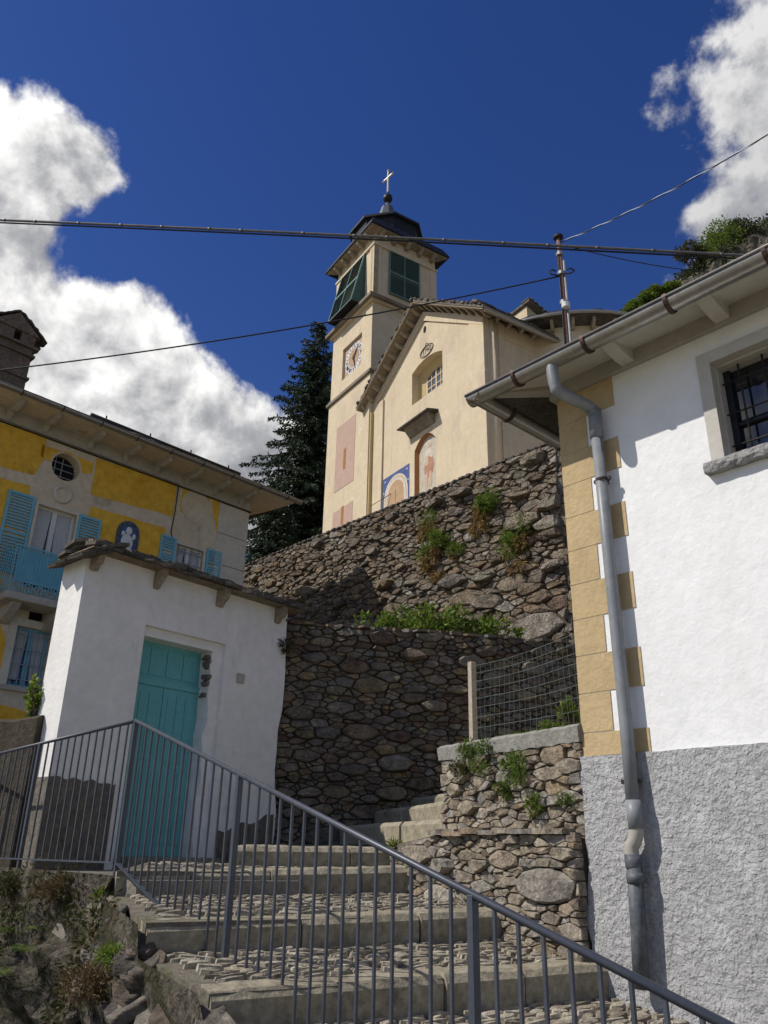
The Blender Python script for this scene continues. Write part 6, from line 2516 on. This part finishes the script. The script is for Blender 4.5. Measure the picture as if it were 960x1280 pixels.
def bush_tree(P, h, r, rng, m, label, cat='tree', name='broadleaf_tree', lsize=.32, n=900, group=None):
    t = thing(name, P, label, cat, group)
    P = Vector(P)
    b = MB()
    top = P + Vector((0, 0, h * .55))
    b.tube([P - Vector((0, 0, .3)), P.lerp(top, .5) + Vector((.05, .03, 0)), top], [.12 * h / 4, .09 * h / 4, .05 * h / 4], 7)
    tips = []
    for k in range(6):
        a = 2 * math.pi * k / 6 + rng.uniform(-.4, .4)
        tip = P + Vector((math.cos(a) * r * .6, math.sin(a) * r * .6, h * rng.uniform(.5, .85)))
        b.tube([P + Vector((0, 0, h * .32)), tip], [.05 * h / 4, .012], 5)
        tips.append(tip)
    tips.append(P + Vector((0, 0, h * .86)))
    b.build('trunk', 'bark', t, smooth=True)
    c = MB()
    for tip in tips:
        rr_ = r * rng.uniform(.42, .62)
        leaves(c, rng, n // len(tips), blob_pos(rng, tip, (rr_, rr_, rr_ * .8), .35), lsize, .2, 1.6)
    c.build('crown', m, t, recalc=False)
    return t


def hill_pt(x, y, D):
    return atD(x, y, D)


for (x, y, D, h, r, lb) in ((905, 312, 64, 3.6, 2.1, 'green bushy tree on top of the crag, between two rocky humps'), (866, 318, 64, 2.2, 1.3, 'rounded bush growing on the steep shoulder of the crag'), (938, 300, 65, 2.6, 1.9, 'grey-green bush crowning the crag above the gutter'),
                            (842, 366, 64, 2.2, .8, 'small upright tree on the low crag ridge, beside the rock step'), (825, 372, 64, 2.3, .85, 'small light green tree in the middle of the low crag ridge'), (812, 378, 64, 2.5, .9, 'small pointed tree at mid ridge of the crag'), (792, 392, 64, 2.4, .8, 'small tree at the low end of the crag ridge')):
    bush_tree(hill_pt(x, y + 14, D), h, r, rh_, 'leaf_hill' if lb.startswith('grey') else 'leaf_moss' if lb.startswith('round') else 'leaf', lb, lsize=.20, n=2200)

# ================================================================== PLANTS
rp2 = random.Random(61)


def plant(name, P, label, cat, m, blobs_, lsize, aspect=2.2, up=.4, droop=0, stems=True):
    t = thing(name, P, label, cat)
    P = Vector(P)
    c = MB()
    s = MB()
    for (off, r, n) in blobs_:
        cpt = P + Vector(off)
        leaves(c, rp2, int(n * 1.2), clump_pos(rp2, cpt, (Vector((1, 0, 0)), Vector((0, 1, 0))), (r[0] * 1.1, r[1], r[2] * 1.25), 8), lsize * .85, up, aspect, droop)
        for k in range(6):
            s.tube([P + Vector((rp2.uniform(-.03, .03), rp2.uniform(-.03, .03), 0)), cpt + Vector((rp2.uniform(-.6, .6) * r[0], rp2.uniform(-.6, .6) * r[1], rp2.uniform(-.3, .6) * r[2]))], [.008 if lsize < .08 else .014, .003], 4, False)
    s.build('stems', 'bark', t, recalc=False)
    c.build('leaves', m, t, recalc=False)
    return t


# shrub on the terrace under the church wall
q = UW.px(572, 778)
S = LW.p(LW.px(520, 785)[0], -.35, LOW_TOP - .06)
for (x, r, n, m_, lb) in ((500, .34, 900, 'leaf', 'small yellow-green shrub at the shaded end of the terrace shrubbery'), (548, .50, 1700, 'leaf', 'densest leafy green shrub above the shaded retaining wall'), (596, .46, 1500, 'leaf', 'spreading leafy shrub above the fence post'), (640, .34, 900, 'leaf', 'low trailing shrub beside the corner of the church terrace wall')):
    u = LW.px(x, 785)[0]
    P = LW.p(u, -.75, LOW_TOP - .02)
    plant('shrub', P, lb, 'shrub', m_, [((0, 0, r * .55), (r * 1.1, r * .8, r * .75), n // 2), ((.2, .1, r * .35), (r * .9, r * .7, r * .5), n // 4), ((-.2, .12, r * .8), (r * .7, r * .6, r * .55), n // 4)], .075, 1.7)
# tufts hanging in the church terrace wall
for (x, y, r, g, d, lb) in ((548, 690, .55, 1500, 1300, 'bushy olive tuft on the church terrace wall, brown beneath'), (610, 640, .50, 1500, 900, 'green tuft high on the church terrace wall with a dry straw-coloured beard'), (652, 680, .52, 1700, 900, 'bright green tuft next to the big corner stones of the terrace wall'), (540, 650, .40, 250, 900, 'dry brown tuft above the olive one on the terrace wall'), (575, 690, .25, 500, 100, 'thin green sprig between two tufts on the terrace wall')):
    u, z = UW.px(x, y)
    P = UW.p(u, .05, z)
    t = thing('wall_tuft', P, lb, 'plant')
    c = MB()
    leaves(c, rp2, g, clump_pos(rp2, UW.p(u, .12, z + r * .25), (UW.u, UW.n), (r * .95, r * .5, r * .75), 8), .10, .1, 5, .15)
    if c.v:
        c.build('leaves', 'leaf', t, recalc=False)
    c = MB()
    leaves(c, rp2, d, clump_pos(rp2, UW.p(u + .08, .08, z - r * .6), (UW.u, UW.n), (r * .7, r * .35, r * 1.0), 7), .13, -.5, 6, .4)
    c.build('dry_leaves', 'leaf_dry', t, recalc=False)
# low wall plants
for (x, y, rx, rz, n, m_, lb) in ((595, 950, .115, .10, 900, 'fern', 'large leafy clump growing from the coping at the low wall end'), (572, 965, .08, .06, 350, 'leaf_moss', 'reddish green clump at the end stones of the low wall'), (640, 955, .10, .12, 800, 'fern', 'dark green hanging clump in the middle of the low wall'), (625, 988, .06, .05, 260, 'fern', 'small green sprout under the big clump of the low wall'), (664, 1005, .05, .05, 300, 'leaf', 'bright green tuft above the ledge of the low wall'), (705, 998, .05, .03, 160, 'fern', 'tiny weed near the house end of the low wall')):
    u, z = LWALL.px(x, y, .08)
    P = LWALL.p(u, .03, z)
    t = thing('wall_plant', P, lb, 'plant')
    c = MB()
    leaves(c, rp2, int(n * 1.4), clump_pos(rp2, LWALL.p(u, .05, z), (LWALL.u, LWALL.n), (rx * 1.35, rx * .8, rz * 1.3), 9), .026, .3, 3.0)
    c.build('leaves', m_, t, recalc=False)
    c = MB()
    for k in range(12):
        c.tube([LWALL.p(u, .0, z - rz * .2), LWALL.p(u + rp2.uniform(-rx, rx) * .8, .09, z + rp2.uniform(-rz, rz) * .8)], [.003, .0015], 4, False)
    c.build('stems', 'bark', t, recalc=False)
# weeds behind the coping, by the house corner
u = LWALL.px(712, 888, -.2)[0]
plant('weed', LWALL.p(u, -.22, LT), 'bright green weed behind the fence at the tan house corner', 'plant', 'leaf', [((0, 0, .08), (.07, .05, .09), 350), ((-.03, .02, .16), (.05, .04, .06), 160), ((-.12, .02, .03), (.12, .05, .03), 200)], .032, 2.2)
t = thing('grass_strip', LWALL.p(.7, -.2, LT), 'thin grass sprouting along the back of the low wall coping', 'grass', kind='stuff')
c = MB()
leaves(c, rp2, 420, lambda: (LWALL.p(rp2.uniform(.1, 1.15), -.22 + rp2.uniform(-.05, .05), LT), Vector((0, 0, 1))), .055, .8, 7)
c.build('blades', 'leaf', t, recalc=False)
# weed on the steps
P = atz(482, 1050, .02)
plant('weed', Vector((.16, 7.15, .0)), 'yellow-green grass tuft growing in the lit upper step', 'plant', 'leaf', [((0, 0, .03), (.07, .05, .03), 160)], .04, 4)
# ivy on the left end of the gateway
u_ = GF.p(gl - .05, -GT - .0, 0)
Pv = atD(46, 872, u_.length + .02)
plant('ivy', Vector((Pv.x, Pv.y, gz - .02)), 'young ivy spray against the sunlit end of the gateway', 'plant', 'leaf', [((0, 0, .12), (.07, .07, .12), 260), ((-.02, 0, .28), (.06, .06, .09), 180), ((.06, .05, .06), (.06, .05, .1), 120)], .05, 1.3)
t = thing('wall_fern', GF.p(gr, .05, 1.7), 'small dark fern in the joint between gateway and retaining wall', 'plant')
u, z = GF.px(354, 808)
c = MB()
leaves(c, rp2, 140, blob_pos(rp2, GF.p(u + .0, .05, z), (.07, .07, .08), .1), .07, -.1, 5)
c.build('leaves', 'leaf_moss', t, recalc=False)
# vegetation on the bank: moss and brown growth as a mat, ferns as plants
c = MB()
for _ in range(2600):
    P = on_bank(rb, .0, .85, .0, .42)
    if fbm(Vector((P.x * 1.9, P.y * 1.9, P.z * 1.9)), 2) < .0:
        continue
    leaves(c, rb, 16, blob_pos(rb, P + out_dir * .01, (.09, .09, .055), .2), .042, .15, 2.4)
tag(c.build('bank_moss', 'leaf_moss', recalc=False), 'moss and brown weeds matting the rocky bank', 'moss', None, 'stuff')


def fern(P, r, n, label, m='fern'):
    t = thing('fern', P, label, 'plant')
    c = MB()
    for k in range(n):
        a = rb.uniform(0, 6.28)
        d = Vector((math.cos(a), math.sin(a), 0)) * .8 + out_dir * .4
        L = r * rb.uniform(.6, 1.1)
        s = Vector((-d.y, d.x, 0)).normalized()
        for i in range(1, 13):
            f = i / 13
            q = P + d * (L * f) + Vector((0, 0, L * (.9 * f - 1.0 * f * f)))
            w = L * .26 * (1 - f) ** .7 + .008
            for sd_ in (-1, 1):
                e_ = q + s * sd_ * w + d * w * .35 - Vector((0, 0, w * .2))
                c.add([q, q.lerp(e_, .5) + d * L * .022, e_, q.lerp(e_, .5) - d * L * .022], [(0, 1, 2), (0, 2, 3)])
    c.build('fronds', m, t, recalc=False)


def bank_px(x, y):
    """nearest bank vertex to a picture ray"""
    d = ray(x, y).normalized()
    best, bp_ = 1e9, None
    for v in b_pts:
        t_ = v.dot(d)
        if t_ <= 0:
            continue
        e_ = (v - d * t_).length
        if e_ < best - 1e-4 or (e_ < .03 and t_ < bp_[1] - .2):
            best, bp_ = e_, (v, t_)
    return bp_[0].copy()


for (x, y, r, n, lb) in ((20, 1165, .24, 16, 'fern spreading on the upper left of the rocky bank'), (45, 1190, .22, 14, 'fern in the middle of the fern patch on the bank'), (12, 1215, .22, 14, 'lowest fern of the patch on the bank, above bare rock'), (60, 1160, .16, 10, 'small fern at the inner edge of the bank fern patch')):
    fern(bank_px(x, y) + out_dir * .04, r, n, lb)
for (x, y, r, n, m_, lb) in ((130, 1225, .15, 900, 'leaf_brown', 'bushy brown dried plant low on the rocky bank'), (155, 1190, .08, 300, 'leaf', 'small green plant above the brown bush on the bank'), (80, 1110, .12, 500, 'leaf_brown', 'brown weed tuft under the landing edge'), (140, 1118, .05, 220, 'leaf', 'leafy sprig beside the corner railing post'), (20, 1110, .12, 600, 'leaf_moss', 'mossy green cushion under the landing railing')):
    P = bank_px(x, y)
    t = thing('bank_plant', P, lb, 'plant')
    c = MB()
    leaves(c, rb, n * 2, blob_pos(rb, P + out_dir * .05, (r * 1.1, r * 1.1, r * .7), .05), .030, .25, 3.6)
    c.build('leaves', m_, t, recalc=False)

# ================================================================== POLE AND CABLES
PD = 11.2
pb = atD(708, 420, PD)
ptop = atD(703, 297, PD)
pole = thing('utility_pole', (pb.x, pb.y, LOW_TOP - .1), 'slim rusty steel pole behind the white house roof carrying cables', 'pole')
zt_ = ptop.z
X = Vector((pb.x, pb.y, 0))
MB().tube([X + Vector((0, 0, LOW_TOP - .3)), X + Vector((0, 0, zt_))], .035, 10).build('mast', 'rust', pole, smooth=True)
MB().tube([X + Vector((.055, -.02, LOW_TOP - .3)), X + Vector((.055, -.02, zt_ - .5))], .022, 8).build('conduit', 'galv', pole, smooth=True)
MB().tube([X + Vector((-.05, -.03, LOW_TOP)), X + Vector((-.04, -.03, zt_ - 1.0)), X + Vector((-.05, -.03, zt_ - .3))], .010, 6).build('lead', 'cable', pole, smooth=True)
MB().lathe(X + Vector((0, 0, zt_)), [(.04, -.02), (.085, 0), (.085, .04), (.03, .07)], 12).build('cap', 'iron', pole)
for k, z in enumerate((zt_ - .35, zt_ - .75, zt_ - 1.35)):
    MB().lathe(X + Vector((0, 0, z)), [(.05, -.03), (.062, -.03), (.062, .03), (.05, .03)], 10).build('clamp', 'galv', pole)
for sgn, z in ((1, zt_ - .78), (-1, zt_ - .82)):
    b = MB().tube([X + Vector((sgn * .05, -.03, z)), X + Vector((sgn * .16, -.03, z + .02)), X + Vector((sgn * .22, -.03, z + .07)), X + Vector((sgn * .16, -.03, z + .12)), X + Vector((sgn * .09, -.03, z + .09))], .014, 6)
    b.build('bracket', 'iron', pole, smooth=True)
MB().lathe(X + Vector((.02, -.05, zt_ - 1.45)), [(.03, -.06), (.07, -.04), (.07, .05), (.03, .07)], 10).build('insulator', 'ceramic_white', pole)


def cable(name, A, B, sag, r, m, label, ext0=0, ext1=0, n=40, ties=0):
    A, B = Vector(A), Vector(B)
    pts = []
    for k in range(n + 1):
        f = -ext0 + (1 + ext0 + ext1) * k / n
        p = A + (B - A) * f
        p.z -= sag * 4 * (f * (1 - f))
        pts.append(p)
    t = thing(name, pts[0], label, 'cable')
    MB().tube(pts, r, 8).build('strand', m, t, smooth=True)
    if ties:
        for k in range(ties):
            f = (k + .5 + R0.uniform(-.25, .25)) / ties * n
            i = min(n - 1, int(f))
            p = pts[i].lerp(pts[i + 1], f - i)
            d = (pts[i + 1] - pts[i]).normalized()
            MB().tube([p - d * .02, p + d * .02], r * 1.18, 8).build('tie', m, t, smooth=True)
    return t, pts


A, B = atD(0, 275, 10.0), atD(960, 321, 8.0)
t, pts = cable('overhead_cable', A, B, -.02, .017, 'cable_grey', 'thick grey bundled overhead cable crossing in front of the bell tower', .35, .3, 60, 26)
MB().tube([p + Vector((0, .018, -.030)) for p in pts], .011, 6).build('strand', 'cable', t, smooth=True)
A = atD(-30, 466, 13.0)
Bq = X + Vector((-.03, 0, 0))
cable('wire', A, Vector((Bq.x, Bq.y, atD(697, 346, PD).z)), .16, .0125, 'cable', 'thin black wire from the steel pole to above the yellow house', .12, 0, 40, 0)
A = X + Vector((.04, 0, atD(708, 301, PD).z))
B = atD(960, 168, 9.0)
t, pts = cable('service_wire', A, B, .10, .010, 'cable', 'pale twisted service wire climbing from the pole top to the sky', 0, .35, 60, 0)
tw2 = []
for k in range(241):
    f = k / 240 * 60
    i = min(59, int(f))
    p = pts[i].lerp(pts[i + 1], f - i)
    a = k * .22
    tw2.append(p + Vector((0, .009 * math.cos(a), .009 * math.sin(a))))
MB().tube(tw2, .008, 6).build('strand', 'cable_pale', t, smooth=True)
cable('wire', X + Vector((.03, 0, atD(706, 304, PD).z)), atD(848, 336, 14.0), .05, .009, 'cable', 'thin dark wire running from the pole towards the crag', 0, .4, 20)

# ------------------------------------------------------------------ groups of look-alikes
GROUPS = {'spruce_tree': 'spruces beside the church', 'broadleaf_tree': 'small trees on the crag', 'shrub': 'shrubs on the terrace', 'wall_tuft': 'tufts in the church terrace wall',
          'wall_plant': 'plants on the low wall', 'fern': 'ferns on the rocky bank', 'bank_plant': 'plants on the rocky bank', 'weed': 'weeds by the steps', 'wire': 'thin wires at the pole'}
for o in scene.objects:
    g = GROUPS.get(o.name.split('.')[0])
    if g and o.parent is None:
        o['group'] = g
